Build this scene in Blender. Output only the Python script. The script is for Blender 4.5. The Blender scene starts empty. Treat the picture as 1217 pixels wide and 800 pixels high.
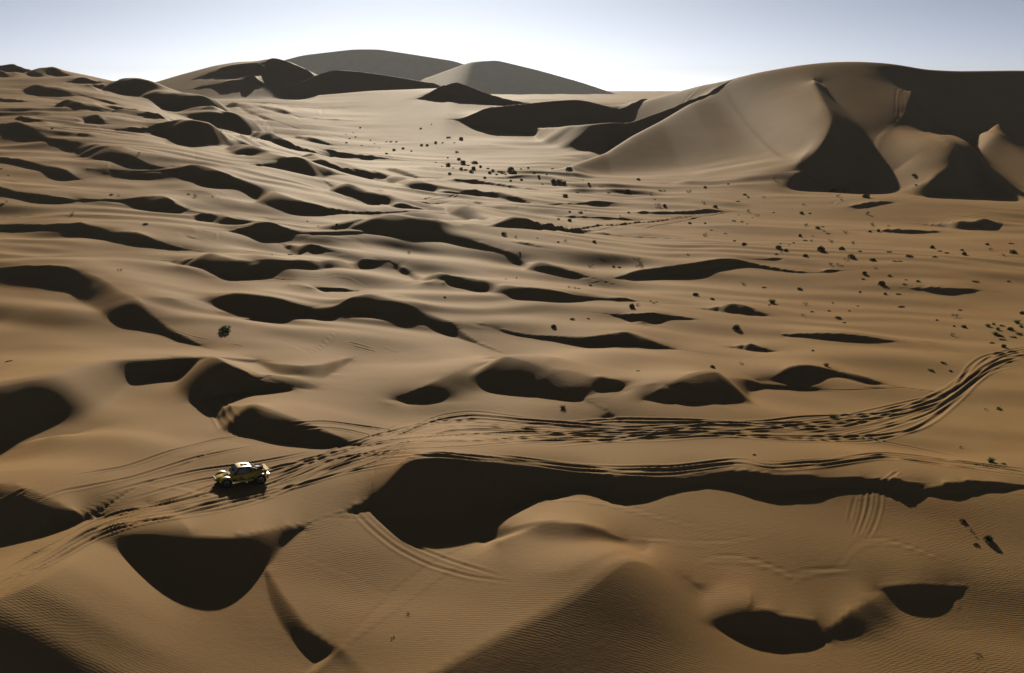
import bpy, bmesh, math, random
import numpy as np
from mathutils import Vector, Matrix

# ---------------------------------------------------------------- camera, sky, sun, exposure
QUALITY = 1.0
scene = bpy.context.scene
COL = scene.collection
CAM_H = 32.5                 # metres above the sand plain
PITCH = math.radians(12.33)
FPX, CX, CY = 1350.0, 608.5, 400.0     # focal length / centre for a 1217 px wide frame
SUN_EL = math.radians(18.0)
SUN_AZ = math.radians(-4.8)  # measured from +Y towards +X

cam_data = bpy.data.cameras.new('camera')
cam_data.sensor_width = 36.0
cam_data.lens = FPX / 1217.0 * 36.0
cam_data.clip_start = 0.5
cam_data.clip_end = 30000
cam = bpy.data.objects.new('camera', cam_data)
COL.objects.link(cam)
cam.location = (0, 0, CAM_H)
cam.rotation_euler = (math.radians(90) - PITCH, 0, 0)
scene.camera = cam

world = bpy.data.worlds.new('World')
scene.world = world
world.use_nodes = True
wn = world.node_tree.nodes
wl = world.node_tree.links
bg = wn['Background']
sky = wn.new('ShaderNodeTexSky')
sky.sky_type = 'NISHITA'
sky.sun_disc = False
sky.sun_elevation = SUN_EL
sky.sun_rotation = SUN_AZ
sky.altitude = 2000
sky.air_density = 0.2
sky.dust_density = 1.15
sky.ozone_density = 1.5
hsv = wn.new('ShaderNodeHueSaturation'); hsv.inputs['Saturation'].default_value = 0.55
wl.new(sky.outputs['Color'], hsv.inputs['Color'])
tint = wn.new('ShaderNodeMix'); tint.data_type = 'RGBA'; tint.blend_type = 'MULTIPLY'; tint.inputs['Factor'].default_value = 1.0
tint.inputs['B'].default_value = (0.93, 1.0, 1.05, 1)
wl.new(hsv.outputs['Color'], tint.inputs['A'])
wl.new(tint.outputs['Result'], bg.inputs['Color'])
bg.inputs['Strength'].default_value = 0.05

sun_data = bpy.data.lights.new('sun', 'SUN')
sun_data.energy = 5.0
sun_data.angle = math.radians(0.55)
sun_data.color = (1.0, 0.90, 0.72)
sun = bpy.data.objects.new('sun', sun_data)
COL.objects.link(sun)
sdir = Vector((math.sin(SUN_AZ) * math.cos(SUN_EL), math.cos(SUN_AZ) * math.cos(SUN_EL), math.sin(SUN_EL)))
sun.rotation_euler = (-sdir).to_track_quat('-Z', 'Y').to_euler()
sun.location = (-60, 300, 160)

scene.view_settings.view_transform = 'Standard'
scene.view_settings.look = 'None'
scene.view_settings.gamma = 1.0
scene.view_settings.exposure = 0.35

scene.cycles.diffuse_bounces = 0
rng = np.random.default_rng(7)
random.seed(7)

# ---------------------------------------------------------------- terrain helpers
def sp(x, k):
    return k * np.logaddexp(0.0, x / k)

def sstep(a, b, x):
    q = np.clip((x - a) / (b - a), 0, 1)
    return q * q * (3 - 2 * q)

_lat = rng.random((256, 256))
def vnoise(x, y):
    xi = np.floor(x).astype(int); yi = np.floor(y).astype(int)
    fx = x - xi; fy = y - yi
    fx = fx ** 3 * (fx * (fx * 6 - 15) + 10); fy = fy ** 3 * (fy * (fy * 6 - 15) + 10)
    a = _lat[xi & 255, yi & 255]; b = _lat[(xi + 1) & 255, yi & 255]
    c = _lat[xi & 255, (yi + 1) & 255]; d = _lat[(xi + 1) & 255, (yi + 1) & 255]
    return (a + (b - a) * fx) * (1 - fy) + (c + (d - c) * fx) * fy - 0.5

def rays(px, py):
    """direction of the ray through a photo point, as (X per Y, Z per Y)"""
    px = np.asarray(px, float); py = np.asarray(py, float)
    a = (px - CX) / FPX; b = (py - CY) / FPX
    cy, sy = math.cos(PITCH), math.sin(PITCH)
    fy = cy - b * sy
    fz = -sy - b * cy
    return a / fy, fz / fy

def base0(X, Y):
    valley = 0.017 * (sp(Y - 220, 40) - sp(Y - 900, 60)) + 0.078 * (sp(Y - 470, 40) - 1.7 * sp(Y - 710, 25) + 0.7 * sp(Y - 1050, 60))
    valley = np.maximum(valley, 0)
    lineX = 23 + (Y - 237) / 413.0 * -171.0
    w = sstep(-25, 105, lineX - X)
    fl = 0.1 * (sp(Y - 165, 30) - 1.9 * sp(Y - 565, 25)) * w
    fl = np.maximum(fl, 0)
    b = (valley ** 4 + fl ** 4) ** 0.25
    a = X * 0.94 - Y * 0.34; c = X * 0.34 + Y * 0.94
    n = vnoise(a / 60 + 3, c / 36 + 9) * 2.2 + (vnoise(a / 26 + 13, c / 12 + 4) * 1.7 + vnoise(a / 11 + 40, c / 5.5 + 21) * 0.36) * (1 - 0.6 * sstep(110, 150, Y) * sstep(0.05, 0.25, X / (Y + 1))) * (1 - 0.55 * sstep(220, 420, Y)) * (0.5 + 0.5 * sstep(72, 105, Y))
    left = 1 - sstep(-10, 60, X - 0.12 * Y)
    for lam, am, o in ((17.0, 0.85, 0.0), (9.5, 0.3, 31.0)):
        ph = (c + 16 * vnoise(a / 38 + o, c / 30 + o) + 5 * vnoise(a / 12 + o, c / 14 + o)) / lam
        ph = ph - np.floor(ph)                      # falls towards the viewer, rises slowly behind
        saw = np.where(ph < 0.42, sstep(0, 0.42, ph), 1 - sstep(0.42, 1.0, ph))
        n = n + am * saw * sstep(-0.12, 0.3, vnoise(a / 30 + 7 + o, c / 24 + o)) * (0.35 + 0.65 * left) * sstep(120, 150, Y) * (1 - sstep(380, 520, Y))
    n = n * (1 - 0.85 * np.exp(-((X + 46) / 24) ** 2 - ((Y - 124) / 18) ** 2))
    return b + n * sstep(20, 60, Y) - 0.14 * sp(80 - Y, 7)

class Feat:
    pass

def smooth1(a, s):
    if s <= 0 or len(a) < 5:
        return a
    n = max(1, int(math.ceil(3 * s)))
    k = np.exp(-0.5 * (np.arange(-n, n + 1) / s) ** 2); k /= k.sum()
    return np.convolve(np.pad(a, n, mode='edge'), k, mode='valid')

def world_to_feat(f, P, Z, h):
    """P: n x 2 crest in the ground plane, Z: crest height, h: height above the base"""
    d0 = P[-1] - P[0]
    d0 = d0 / np.linalg.norm(d0)
    n0 = np.array([d0[1], -d0[0]])
    if f.side is None:
        if n0[1] > 0: n0 = -n0
    elif f.side < 0:
        n0 = -n0
    t = P @ d0; s = P @ n0
    t = np.maximum.accumulate(t + np.arange(len(t)) * 1e-4)
    m = max(40, min(240, int((t[-1] - t[0]) / 0.5)))
    tt = np.linspace(t[0], t[-1], m)
    ss = np.interp(tt, t, s); zz = np.interp(tt, t, Z); hh = np.interp(tt, t, h)
    sg = m / len(t) * 0.7
    hh = smooth1(hh, 2 * sg); ss = smooth1(ss, sg); zz = smooth1(zz, sg)
    dt = tt[1] - tt[0]
    hm = hh.max()
    ne = int(max(3, (9.0 * f.lat * hm + 2.0) / dt))
    nf = max(2, min(ne, int((1.6 * max(hh[0], hh[-1]) + 0.8 * hm + 1.0) / dt)))
    te = np.arange(1, ne + 1) * dt
    k0 = int(min(m - 1, max(2, 6))); 
    g0 = (ss[0] - ss[k0]) / (k0 * dt); g1 = (ss[-1] - ss[-1 - k0]) / (k0 * dt)
    tl = te * 0 + (1 - np.exp(-te / (nf * dt))) * nf * dt
    tail = 0.0
    if f.L is not None and f.lat == 1.0:
        tail = (0.09 if hm < 3.0 else 0.0) * hm
        lt = 7.0 * hm
        tl = (1 - np.exp(-te / lt)) * lt
        hh = np.maximum(hh, tail)
        tailc = tail * (1 - sstep(0, 1, te / (8.0 * hm)))
    fall = 1 - sstep(0, 1, np.arange(1, ne + 1) / nf)
    f.t = np.concatenate([tt[0] - te[::-1], tt, tt[-1] + te])
    f.s = np.concatenate([(ss[0] + g0 * tl)[::-1], ss, ss[-1] + g1 * tl])
    e0, e1 = hh[0] * fall, hh[-1] * fall
    if tail: e0, e1 = np.maximum(e0, tailc), np.maximum(e1, tailc)
    f.h = np.concatenate([e0[::-1], hh, e1])
    f.hb = smooth1(f.h, max(1.0, 1.3 * f.lat * hm / dt))
    f.hb2 = smooth1(f.h, max(1.0, 3.0 * f.lat * hm / dt))
    f.c = 1.0 / np.sqrt(1 + smooth1(np.gradient(f.s, dt), 0.5 * hm / dt + 2) ** 2)
    f.d0 = d0; f.n0 = n0; f.hm = hm
    f.W = f.wind * hm + 3.0
    f.lee = 6.0 * hm / max(f.slope, 0.2) * 0.55 + 2.0
    t0, t1 = f.t[0], f.t[-1]; s0, s1 = f.s.min() - f.W * 1.25, f.s.max() + f.lee
    cs = np.array([d0 * a + n0 * b for a in (t0, t1) for b in (s0, s1)])
    f.box = (cs[:, 0].min(), cs[:, 0].max(), cs[:, 1].min(), cs[:, 1].max())

def feat_e(f, X, Y, B):
    t = X * f.d0[0] + Y * f.d0[1]
    s = X * f.n0[0] + Y * f.n0[1]
    ins = (t > f.t[0]) & (t < f.t[-1])
    c = np.interp(t, f.t, f.c)
    d = (s - np.interp(t, f.t, f.s)) * c
    h = np.interp(t, f.t, f.h)
    hb = np.interp(t, f.t, f.hb); hb2 = np.interp(t, f.t, f.hb2)
    Wt = f.W * (0.35 + 0.65 * np.clip(hb2 / f.hm, 0, 1))
    q = np.clip(-d / Wt, 0, 1)
    q1 = np.clip(q / 0.35, 0, 1); q2 = np.clip((q - 0.35) / 0.65, 0, 1)
    hw = (h + (hb - h) * q1) * (1 - q2) + hb2 * q2
    prof = (1 - q) ** 2 * (1 + 1.55 * q)
    r = f.r * h + 0.06
    k = f.slope * 0.5 * (np.sqrt(d * d + r * r) + d - r)          # rounded brink
    e = hw * prof - np.where(d > -4 * r, k, k)
    kk = f.foots * hw + 1e-4
    e = 0.5 * (e + np.sqrt(e * e + kk * kk)) - 0.5 * kk * kk / np.sqrt(4 * h * h + kk * kk) * 0
    e = e * (1 - sstep(0.55, 1.0, d / f.lee)) * (1 - sstep(1.0, 1.25, -d / Wt))
    M = ins * np.clip(h / (0.06 * f.hm + 0.06), 0, 1) * sstep(-1.0, -0.35, d / (h + .1)) * (1 - sstep(1.9, 2.6, d / (h + .1) * f.slope))
    return np.where(ins, np.maximum(e, 0), 0), M

FAN_C = 10.0
class Grid:
    def __init__(self, us, ys):
        self.us, self.ys = us, ys
        self.U, self.Yg = np.meshgrid(us, ys)
        self.X = self.U * (self.Yg + FAN_C)
        self.Z = None
    def sl(self, box):
        x0, x1, y0, y1 = box
        j0 = np.searchsorted(self.ys, y0); j1 = np.searchsorted(self.ys, y1)
        if j1 <= j0: return None
        ya = max(y0, self.ys[0]) + FAN_C; yb = y1 + FAN_C
        u = [x0 / ya, x0 / yb, x1 / ya, x1 / yb]
        i0 = np.searchsorted(self.us, min(u)); i1 = np.searchsorted(self.us, max(u))
        if i1 <= i0: return None
        return slice(j0, j1), slice(i0, i1)
    def height(self, X, Y, Z=None):
        Z = self.Z if Z is None else Z
        u = X / (Y + FAN_C)
        j = np.clip(np.searchsorted(self.ys, Y) - 1, 0, len(self.ys) - 2)
        i = np.clip(np.searchsorted(self.us, u) - 1, 0, len(self.us) - 2)
        fy = np.clip((Y - self.ys[j]) / (self.ys[j + 1] - self.ys[j]), 0, 1)
        fx = np.clip((u - self.us[i]) / (self.us[i + 1] - self.us[i]), 0, 1)
        return (Z[j, i] * (1 - fx) + Z[j, i + 1] * fx) * (1 - fy) + (Z[j + 1, i] * (1 - fx) + Z[j + 1, i + 1] * fx) * fy
    def hit(self, px, py, off=0.0, ymin=30.0, ymax=2600.0):
        """first crossing of the rays with the surface (+off)"""
        kx, kz = rays(px, py)
        steps = np.geomspace(ymin, ymax, 900)
        Yv = steps[None, :] * np.ones((len(kx), 1))
        zr = CAM_H + kz[:, None] * Yv
        g = zr - (self.height(kx[:, None] * Yv, Yv) + np.asarray(off, float).reshape(-1, 1))
        below = g < 0
        k = np.where(below.any(1), below.argmax(1), len(steps) - 1)
        k = np.maximum(k, 1)
        ar = np.arange(len(kx))
        g0 = g[ar, k - 1]; g1 = g[ar, k]
        w = np.clip(g0 / (g0 - g1 + 1e-9), 0, 1)
        Yh = steps[k - 1] + (steps[k] - steps[k - 1]) * w
        return kx * Yh, Yh, CAM_H + kz * Yh

def make_rows(q):
    ys = [25.0]
    while ys[-1] < 9000:
        y = ys[-1]
        if y < 52: d = 0.5
        elif y < 88: d = 0.19
        elif y < 165: d = 0.13
        elif y < 700: d = 0.19 + (y - 165) * 0.0020
        elif y < 1000: d = 1.4
        elif y < 4050: d = 40.0
        elif y < 4540: d = 6.0
        else: d = 6 + (y - 4540) * 0.08
        ys.append(y + d / q)
    return np.array(ys)

def make_cols(q):
    a = np.linspace(-0.47, 0.47, int(900 * q) + 1)
    st = (a[1] - a[0])
    side = 0.47 + np.cumsum(st * 1.12 ** np.arange(1, 48) * 1.0)
    side = side[side < 2.2]
    return np.concatenate([-side[::-1], a, side])

# ---------------------------------------------------------------- traced dunes (photo points)
# each: crest points, shadow-end points, rounding of the brink, windward length factor
DUNES = []
def D(crest, foot, r=0.8, wind=7.0, slope=0.68, foots=0.16, lat=1.0):
    DUNES.append((crest, foot, r, wind, slope, foots, lat))
# ridges with their own height: (px, py, height) along the crest
SPURS = []
def E(pts, side=None, r=0.3, wind=6.0, slope=0.6, foots=0.2):
    SPURS.append((pts, side, r, wind, slope, foots, False))
def G(pts, side=None, r=0.3, wind=6.0, slope=0.6, foots=0.2):
    SPURS.append((pts, side, r, wind, slope, foots, True))

# --- left slope, far to near
D([(0,76),(6,74),(13,72),(20,76),(30,81)], [(0,79),(12,80),(22,83),(30,82)])
D([(0,84),(4,86),(11,91)], [(0,92),(11,92)])
D([(32,86),(40,85.5),(46,88),(50,91)], [(32,87),(40,88),(46,91.5),(50,91.5)])
D([(50,84),(62,83),(70,86),(76,89)], [(50,85),(62,86),(72,89),(76,89.5)])
D([(86,96),(90,93),(100,92),(112,95)], [(86,97),(95,99),(105,97.5),(112,96.5)])
D([(128,101),(135,96),(143,92),(152,93),(165,98),(180,104),(190,109)], [(128,103),(135,107),(145,109.5),(160,110),(172,108),(183,106.5),(190,110)])
D([(165,95),(175,96),(190,102),(210,109),(224,113)], [(165,96.5),(178,99),(192,105),(210,111.5),(224,114)])
D([(188,108),(192,112),(198,117),(204,122)], [(188,122),(195,124),(204,123.5)])
D([(205,126),(214,121),(226,117),(240,119),(252,125)], [(205,127),(215,130),(224,130.5),(235,127),(252,125.5)])
D([(34,103),(38,100),(45,101),(55,104),(65,107),(75,111),(82,114)], [(34,104),(42,110),(48,115.5),(60,115.5),(72,114.5),(82,116)])
D([(62,101),(68,101),(80,106),(95,110),(110,115),(125,119),(140,123),(155,125.5),(162,128)], [(62,103),(70,106),(85,111),(100,114),(120,120),(140,125),(155,127),(162,129)])
D([(112,121),(125,123),(140,128),(150,129),(163,128)], [(112,122),(125,127),(140,132),(150,134),(163,130)])
D([(73,121),(80,116.5),(87,121),(95,124),(103,127),(111,130)], [(73,122),(80,122),(86,130),(93,132.5),(101,131),(111,131)])
D([(108,137),(111,134),(116,137),(121,142),(124,147)], [(108,146),(115,148),(124,149)])
D([(0,117),(15,118),(30,119.5)], [(0,120.5),(15,121.5),(30,121)])
D([(25,137),(35,139),(50,142),(65,145),(75,147),(85,151),(95,155)], [(25,139),(38,143),(52,147),(65,149.5),(78,153),(88,155.5),(95,156)])
D([(95,158),(103,156),(110,158),(118,162),(127,166)], [(95,160),(102,165),(112,168.5),(120,168.5),(127,167.5)])
D([(138,173),(146,173),(154,175.5),(160,178.5)], [(138,174),(148,176.5),(155,178.5),(160,179)])
D([(-30,150),(0,147),(10,146),(17,144),(24,146),(32,150),(42,156),(50,161),(60,164),(75,166),(90,168),(105,171),(120,174),(135,178),(150,184),(163,189),(175,195),(188,198),(198,201)],
  [(-30,153),(0,155),(4,162),(15,165),(25,165),(35,166),(45,170),(55,174.5),(67,175.5),(82,175),(95,178),(108,181),(118,187),(130,189),(140,193),(146,200),(160,203),(175,203),(190,202),(198,201.5)])
D([(-30,188),(0,187),(12,187),(25,189),(38,193),(50,197),(65,199),(75,202),(85,207),(90,212)], [(-30,192),(0,193),(12,194),(25,198),(40,203),(55,208),(65,213),(78,216),(88,217),(90,216)])
D([(145,153),(155,152),(165,152),(178,151),(188,148),(198,145),(210,143.5),(220,143),(228,144),(240,148),(252,153),(262,158),(272,163)],
  [(145,154),(160,158),(176,157),(185,160),(198,165),(208,170),(217,174.5),(228,175.5),(240,174),(252,169),(262,165),(272,163.5)])
D([(173,135),(178,133),(186,133.5),(195,135),(205,137)], [(173,136),(178,138.5),(186,138.5),(195,137.5),(205,138)])
D([(110,199),(140,203),(170,205),(200,202),(220,199),(228,200)], [(110,202),(140,208),(170,211),(200,209),(225,206),(228,206)], 0.9)
D([(247,130),(250,128),(256,131),(264,135.5)], [(247,134),(255,136.5),(264,136.5)])
D([(265,140),(271,138),(280,140),(290,143),(300,147),(312,152)], [(265,147),(275,154),(285,157),(293,159),(302,156),(312,153)])
D([(262,124),(275,130),(290,138),(305,146),(320,149),(335,152)], [(262,125.5),(275,133),(290,141),(305,148.5),(320,151.5),(335,153)], 1.0)
D([(278,121),(287,125),(298,131),(312,137),(330,144),(350,152)], [(278,123),(287,129),(298,134.5),(312,140),(330,146),(350,153)], 1.2)
D([(310,158),(320,160),(330,164),(342,169),(352,174),(361,177)], [(310,160),(320,168),(332,173),(343,177),(352,178),(361,178)])
D([(288,163),(300,165),(312,168),(322,172)], [(288,164.5),(300,168),(312,171),(322,172.5)])
D([(280,170),(290,171),(303,174),(314,176),(324,180),(334,185),(340,188)], [(280,172),(290,179),(302,181),(312,183),(316,188),(328,190),(340,189)])
D([(362,182),(372,184),(382,188),(395,191),(408,193),(420,197),(428,200)], [(362,184),(372,191),(385,198),(395,201),(405,202),(418,200),(428,200.5)])
D([(300,195),(318,195),(330,194),(340,190),(350,186),(358,188),(368,192),(380,197),(392,201),(402,206)], [(300,196),(318,198),(330,200),(345,204),(355,207.5),(365,207),(375,202),(385,202),(402,206.5)], 0.9)
D([(355,160),(370,163),(382,166),(393,171),(400,174)], [(355,161),(370,166),(382,170),(393,173),(400,174.5)])
D([(380,176),(392,178),(405,181),(418,184),(428,188)], [(380,178),(392,182),(405,186),(415,188.5),(428,189)])
D([(425,183),(436,184),(448,186),(456,188)], [(425,184),(436,188.5),(448,190),(456,188.5)])
D([(296,122),(310,123),(325,126),(338,131),(350,136),(365,140),(400,142)], [(296,124),(312,126),(325,131),(340,137),(350,138.5),(365,141),(400,143)])
D([(216,198),(225,194),(232,194),(245,197),(258,201),(270,206),(285,212),(300,218),(318,225),(330,230),(345,236),(360,240),(375,244),(392,248),(410,251),(430,251.5),(445,251)],
  [(216,202),(226,205),(231,215),(238,225),(250,226),(265,225),(282,222),(300,222.5),(317,227),(322,240),(328,248),(340,254),(355,257),(375,258),(395,256),(415,253.5),(445,252)])
D([(242,253),(255,256),(270,258),(285,260),(300,263)], [(242,254.5),(250,261),(260,266),(275,268),(288,266.5),(300,264.5)])
D([(285,272),(300,268),(312,264.5),(320,264),(330,268),(342,273),(355,276),(370,277),(400,276),(425,275)], [(285,278),(300,285),(318,287),(330,288.5),(345,285),(352,280),(370,279),(400,278),(425,277.5)], 1.0)
D([(345,289),(360,291),(375,293.5),(390,297),(407,301.5)], [(345,291),(360,296.5),(375,300),(390,301.5),(407,302)])
D([(395,217),(408,217),(418,220),(430,225),(442,230),(455,235),(465,240)], [(395,218),(410,224),(420,234),(432,234),(445,234),(455,238),(465,241)])
D([(218,279),(226,280),(236,285)], [(218,280),(226,283.5),(236,286)])
D([(232,305),(240,300),(248,298),(258,303),(270,308),(282,312),(292,318)], [(232,312),(245,318),(256,328),(270,334),(285,335),(292,333)], 0.9)
D([(292,308),(320,308),(350,310),(380,312),(405,311),(425,308),(440,308),(452,313)], [(292,309),(320,315),(350,320),(380,318),(405,316),(425,316),(440,317.5),(452,317)], 1.2)
D([(350,337),(370,339),(390,341),(405,342),(420,345.5)], [(350,338),(370,342),(385,344.5),(400,344.5),(420,346.5)])
D([(-30,215),(0,222),(12,226),(25,229),(45,231.5),(65,234),(85,236),(100,237),(130,237)], [(-30,230),(0,234),(15,236),(25,239),(40,242),(60,243.5),(78,243),(88,239.5),(100,239),(130,238.5)], 1.0)
D([(140,238),(150,235),(165,234),(180,233),(195,233),(203,236),(208,243)], [(140,240),(152,243),(160,249),(175,250),(190,253),(200,254),(208,253.5)], 0.9)
D([(-40,266),(0,266),(30,267),(60,267),(80,265),(95,264),(108,268),(120,272),(130,276),(145,276),(160,277),(172,280),(185,286),(198,291),(212,294),(228,298)],
  [(-40,276),(0,276),(30,276),(60,276.5),(85,278),(100,281),(115,286),(125,288),(135,288),(150,291),(170,294),(190,297),(205,298),(218,298),(228,298.5)], 0.9)
D([(-40,322),(0,318),(20,317),(40,316),(60,316),(75,317),(85,321),(95,326),(110,331),(122,336),(133,342),(145,350),(155,356),(165,364),(175,373),(188,383),(200,391),(215,399),(230,406),(243,413)],
  [(-40,328),(0,333),(10,338),(25,341),(45,341),(65,341),(80,343),(92,349),(105,354),(122,358),(137,364),(147,369),(153,380),(160,392),(165,395),(185,395),(200,400),(215,406),(228,411),(243,415)], 0.6)
D([(225,356),(240,353.5),(260,352),(280,352.5),(300,354),(320,356),(335,359),(350,363),(362,366),(372,367),(385,366)], [(225,358),(245,360),(260,366),(275,371),(290,377),(305,381),(320,384),(340,385.5),(352,384),(360,378),(368,373),(385,370)], 0.9)
D([(372,366),(390,362),(405,359),(418,354),(428,348.5),(440,349),(450,352),(462,356),(475,361),(490,367),(505,373),(520,378),(533,383),(542,389),(552,396),(565,405),(578,414)],
  [(372,372),(385,373),(395,379),(405,383),(415,382),(425,376),(432,373),(442,378),(455,379),(465,386),(478,391),(488,391),(498,386),(508,386),(525,391),(540,394),(552,399),(565,407.5),(578,416)], 0.6)
D([(480,352),(490,352.5),(502,355),(512,359),(520,363)], [(480,353),(492,357),(505,361),(512,362.5),(520,363.5)])
E([(300,428,.3),(330,434,.8),(360,436,1.1),(385,434,.8),(405,428,.3)], None, 1.3, 6, 0.36, 0.5)
E([(230,434,.8),(248,424,2.6),(258,425,3.0),(268,431,3.0),(278,437,2.6),(290,446,1.8),(305,457,.7)], None, 0.3, 3, 0.68)
D([(275,478),(285,480),(300,484),(315,489),(330,494),(345,499),(360,505),(375,510),(390,515),(405,521),(415,526)], [(275,485),(285,498),(292,513),(305,522),(320,528),(340,531),(360,532),(380,534),(395,535),(405,532),(415,527)], 0.45)
# --- centre
D([(440,202),(455,204),(470,207),(485,211),(500,217),(515,223),(530,225),(545,226),(558,226.5)], [(440,204),(455,207),(470,212),(485,217),(500,222),(515,227),(530,231.5),(542,231),(558,227)], 0.9)
D([(465,199),(480,202),(495,205),(508,207),(522,210.5)], [(465,200.5),(480,205),(495,209),(508,211),(522,211.5)])
D([(480,209),(500,210),(520,213),(540,211),(560,212),(580,216),(600,219),(620,222),(645,226.5)], [(480,211),(500,212.5),(520,215),(540,215.5),(560,216.5),(580,218.5),(600,220.5),(620,223.5),(645,227)], 0.9)
D([(572,228),(585,227.5),(600,230),(615,235),(630,239),(645,242),(665,242),(690,241),(710,238.5),(725,239),(745,241.5)], [(572,229),(585,230.5),(600,234.5),(615,239),(630,242),(645,243),(665,243.5),(690,242),(710,241),(730,241.5),(745,242)], 0.9)
D([(450,222),(460,224),(470,227),(480,231),(492,234),(505,236),(516,240)], [(450,224),(460,229),(470,234),(482,238),(495,239),(505,239.5),(516,240.5)])
D([(435,228),(446,231),(458,236),(468,240),(480,242),(492,245)], [(435,230),(446,234),(458,240),(465,246),(472,251),(480,250),(492,246)], 0.9)
D([(565,238),(578,241),(590,246),(600,248),(610,250)], [(565,238.5),(578,243),(590,249),(600,250.5),(610,250.5)])
D([(520,242),(535,243),(550,244),(565,248),(580,252),(595,256),(610,260),(630,264),(650,266),(668,267),(685,269),(700,272),(720,277),(740,281),(750,281)],
  [(520,244),(535,247),(550,251),(565,255),(580,259),(595,264),(610,270),(630,273),(650,275),(668,273),(685,271.5),(700,273.5),(720,279),(740,281.5),(750,281.5)], 0.9)
D([(490,256),(505,257),(520,259),(535,265),(550,272),(565,277),(580,281),(600,284),(620,287),(640,291),(660,297)], [(490,257.5),(505,259.5),(520,264),(535,272),(550,279),(565,283.5),(580,284.5),(600,286.5),(620,290),(640,295),(660,299)], 0.9)
D([(432,262),(440,255),(452,251),(462,252),(475,255),(490,259),(505,264),(520,270),(535,276),(550,281),(565,287),(580,292),(600,298),(620,305),(640,311),(660,317),(680,323),(700,330)],
  [(432,273),(440,275),(455,279),(470,284),(482,291),(495,294.5),(505,291),(515,284),(527,283.5),(540,287),(552,293),(565,298.5),(580,299),(595,299.5),(610,306),(625,313),(645,321),(665,327.5),(685,331),(700,331)])
D([(480,315),(500,320),(520,326),(535,329),(550,331),(565,333),(580,336),(600,340),(620,342),(640,343.5),(660,346),(675,350),(690,353),(705,354.5),(725,354.5),(737,353)],
  [(480,318),(500,330),(520,333),(530,338),(545,340.5),(560,340.5),(575,339),(590,342),(605,351),(620,357),(640,358),(660,360),(680,360.5),(695,358),(705,356.5),(725,357),(737,356)], 1.0)
D([(763,251),(780,252),(800,252),(820,250.5),(840,249),(855,249),(870,251.5)], [(763,252),(780,255),(800,255.5),(820,254),(840,252),(855,252),(870,252)], 0.3, 12)
D([(670,256),(700,257.5),(720,258),(740,259),(760,261)], [(670,257),(700,260),(720,261),(740,261),(760,261.5)], 0.5, 12)
D([(740,329),(750,324),(765,321),(785,318.5),(805,316),(825,313),(845,309.5),(860,307.5),(875,308.5),(890,312),(905,315),(925,319),(945,322.5),(965,323.5),(985,321)],
  [(740,333),(750,336),(762,331.5),(780,332),(800,333),(820,333),(838,331),(855,325),(870,319),(885,317),(905,318),(925,321.5),(945,325),(965,325.5),(985,322.5)], 0.2, 8)
D([(870,306),(890,306.5),(910,307),(922,307)], [(870,307),(890,310),(910,310.5),(922,308)], 0.6)
D([(735,374),(750,373),(765,372),(780,372.5),(795,374),(815,377)], [(735,375),(750,380),(762,385),(772,384),(785,377),(795,379),(815,381)], 1.2)
D([(570,383),(585,388),(600,392),(615,396),(630,399),(650,399),(670,399),(690,400),(710,400),(725,398),(740,394),(752,397),(765,402),(780,408),(795,413)],
  [(570,385),(585,392),(600,397),(615,400),(630,403),(650,403.5),(670,404),(690,407),(710,410.5),(725,408),(740,405),(752,406),(765,409),(780,412),(795,415)], 1.0)
D([(685,440),(695,444),(705,448),(718,450),(730,452),(745,454),(762,455.5)], [(685,442),(695,450),(706,458),(716,465),(728,467),(742,462),(755,457),(762,456)], 0.45)
D([(580,415),(595,417),(610,422),(625,427),(640,433),(655,441),(665,450),(675,460),(685,470),(695,477)], [(580,430),(590,440),(600,450),(615,455),(630,461),(650,466),(665,471),(680,477),(695,479)], 0.9)
E([(470,474,.2),(490,466,.6),(510,458,1.0),(530,449,1.3),(550,440,1.6),(570,431,1.7),(585,425,1.6)], None, 1.3, 6, 0.38, 0.5)
# --- right
D([(795,462),(810,453),(822,448),(835,443),(848,442),(860,443),(875,446),(890,450),(905,456),(918,461)], [(795,480),(810,488),(825,486),(840,482),(852,482),(860,475),(868,462),(878,453),(890,457),(905,462),(918,462.5)], 0.9)
D([(910,452),(920,447),(935,439),(950,435.5),(965,435),(980,438),(995,441),(1008,443),(1020,446),(1035,451),(1050,456)], [(910,458),(925,463),(940,465),(955,462),(970,460),(978,454),(985,445),(995,443.5),(1008,447),(1020,453),(1035,456.5),(1050,457.5)], 0.6)
D([(940,396),(960,396),(980,396.5),(1000,397),(1020,399),(1040,402),(1060,405)], [(940,398),(960,402),(980,405),(1000,406.5),(1020,408),(1045,408.5),(1060,407)], 0.8, 9)
D([(1090,342),(1105,341),(1120,342),(1135,344),(1150,343),(1165,345.5)], [(1090,344),(1105,347),(1120,351),(1135,353),(1150,348),(1165,346.5)], 0.7, 9)
D([(855,364),(870,361),(885,362),(897,370)], [(855,366),(870,370),(885,373),(897,376)], 1.0)
D([(885,410),(890,407),(900,411),(912,416)], [(885,411),(892,414),(902,417),(912,417.5)], 1.0)
D([(1018,243),(1030,241),(1045,239),(1053,240)], [(1018,249),(1030,248),(1045,244),(1053,241)], 1.0)
D([(1055,272),(1075,273),(1095,274),(1110,275)], [(1055,273),(1075,278),(1090,278),(1110,276)], 0.5, 10)
D([(1120,264),(1140,263),(1155,264),(1168,260)], [(1120,266),(1140,268),(1155,274),(1168,274)], 1.2)
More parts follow.
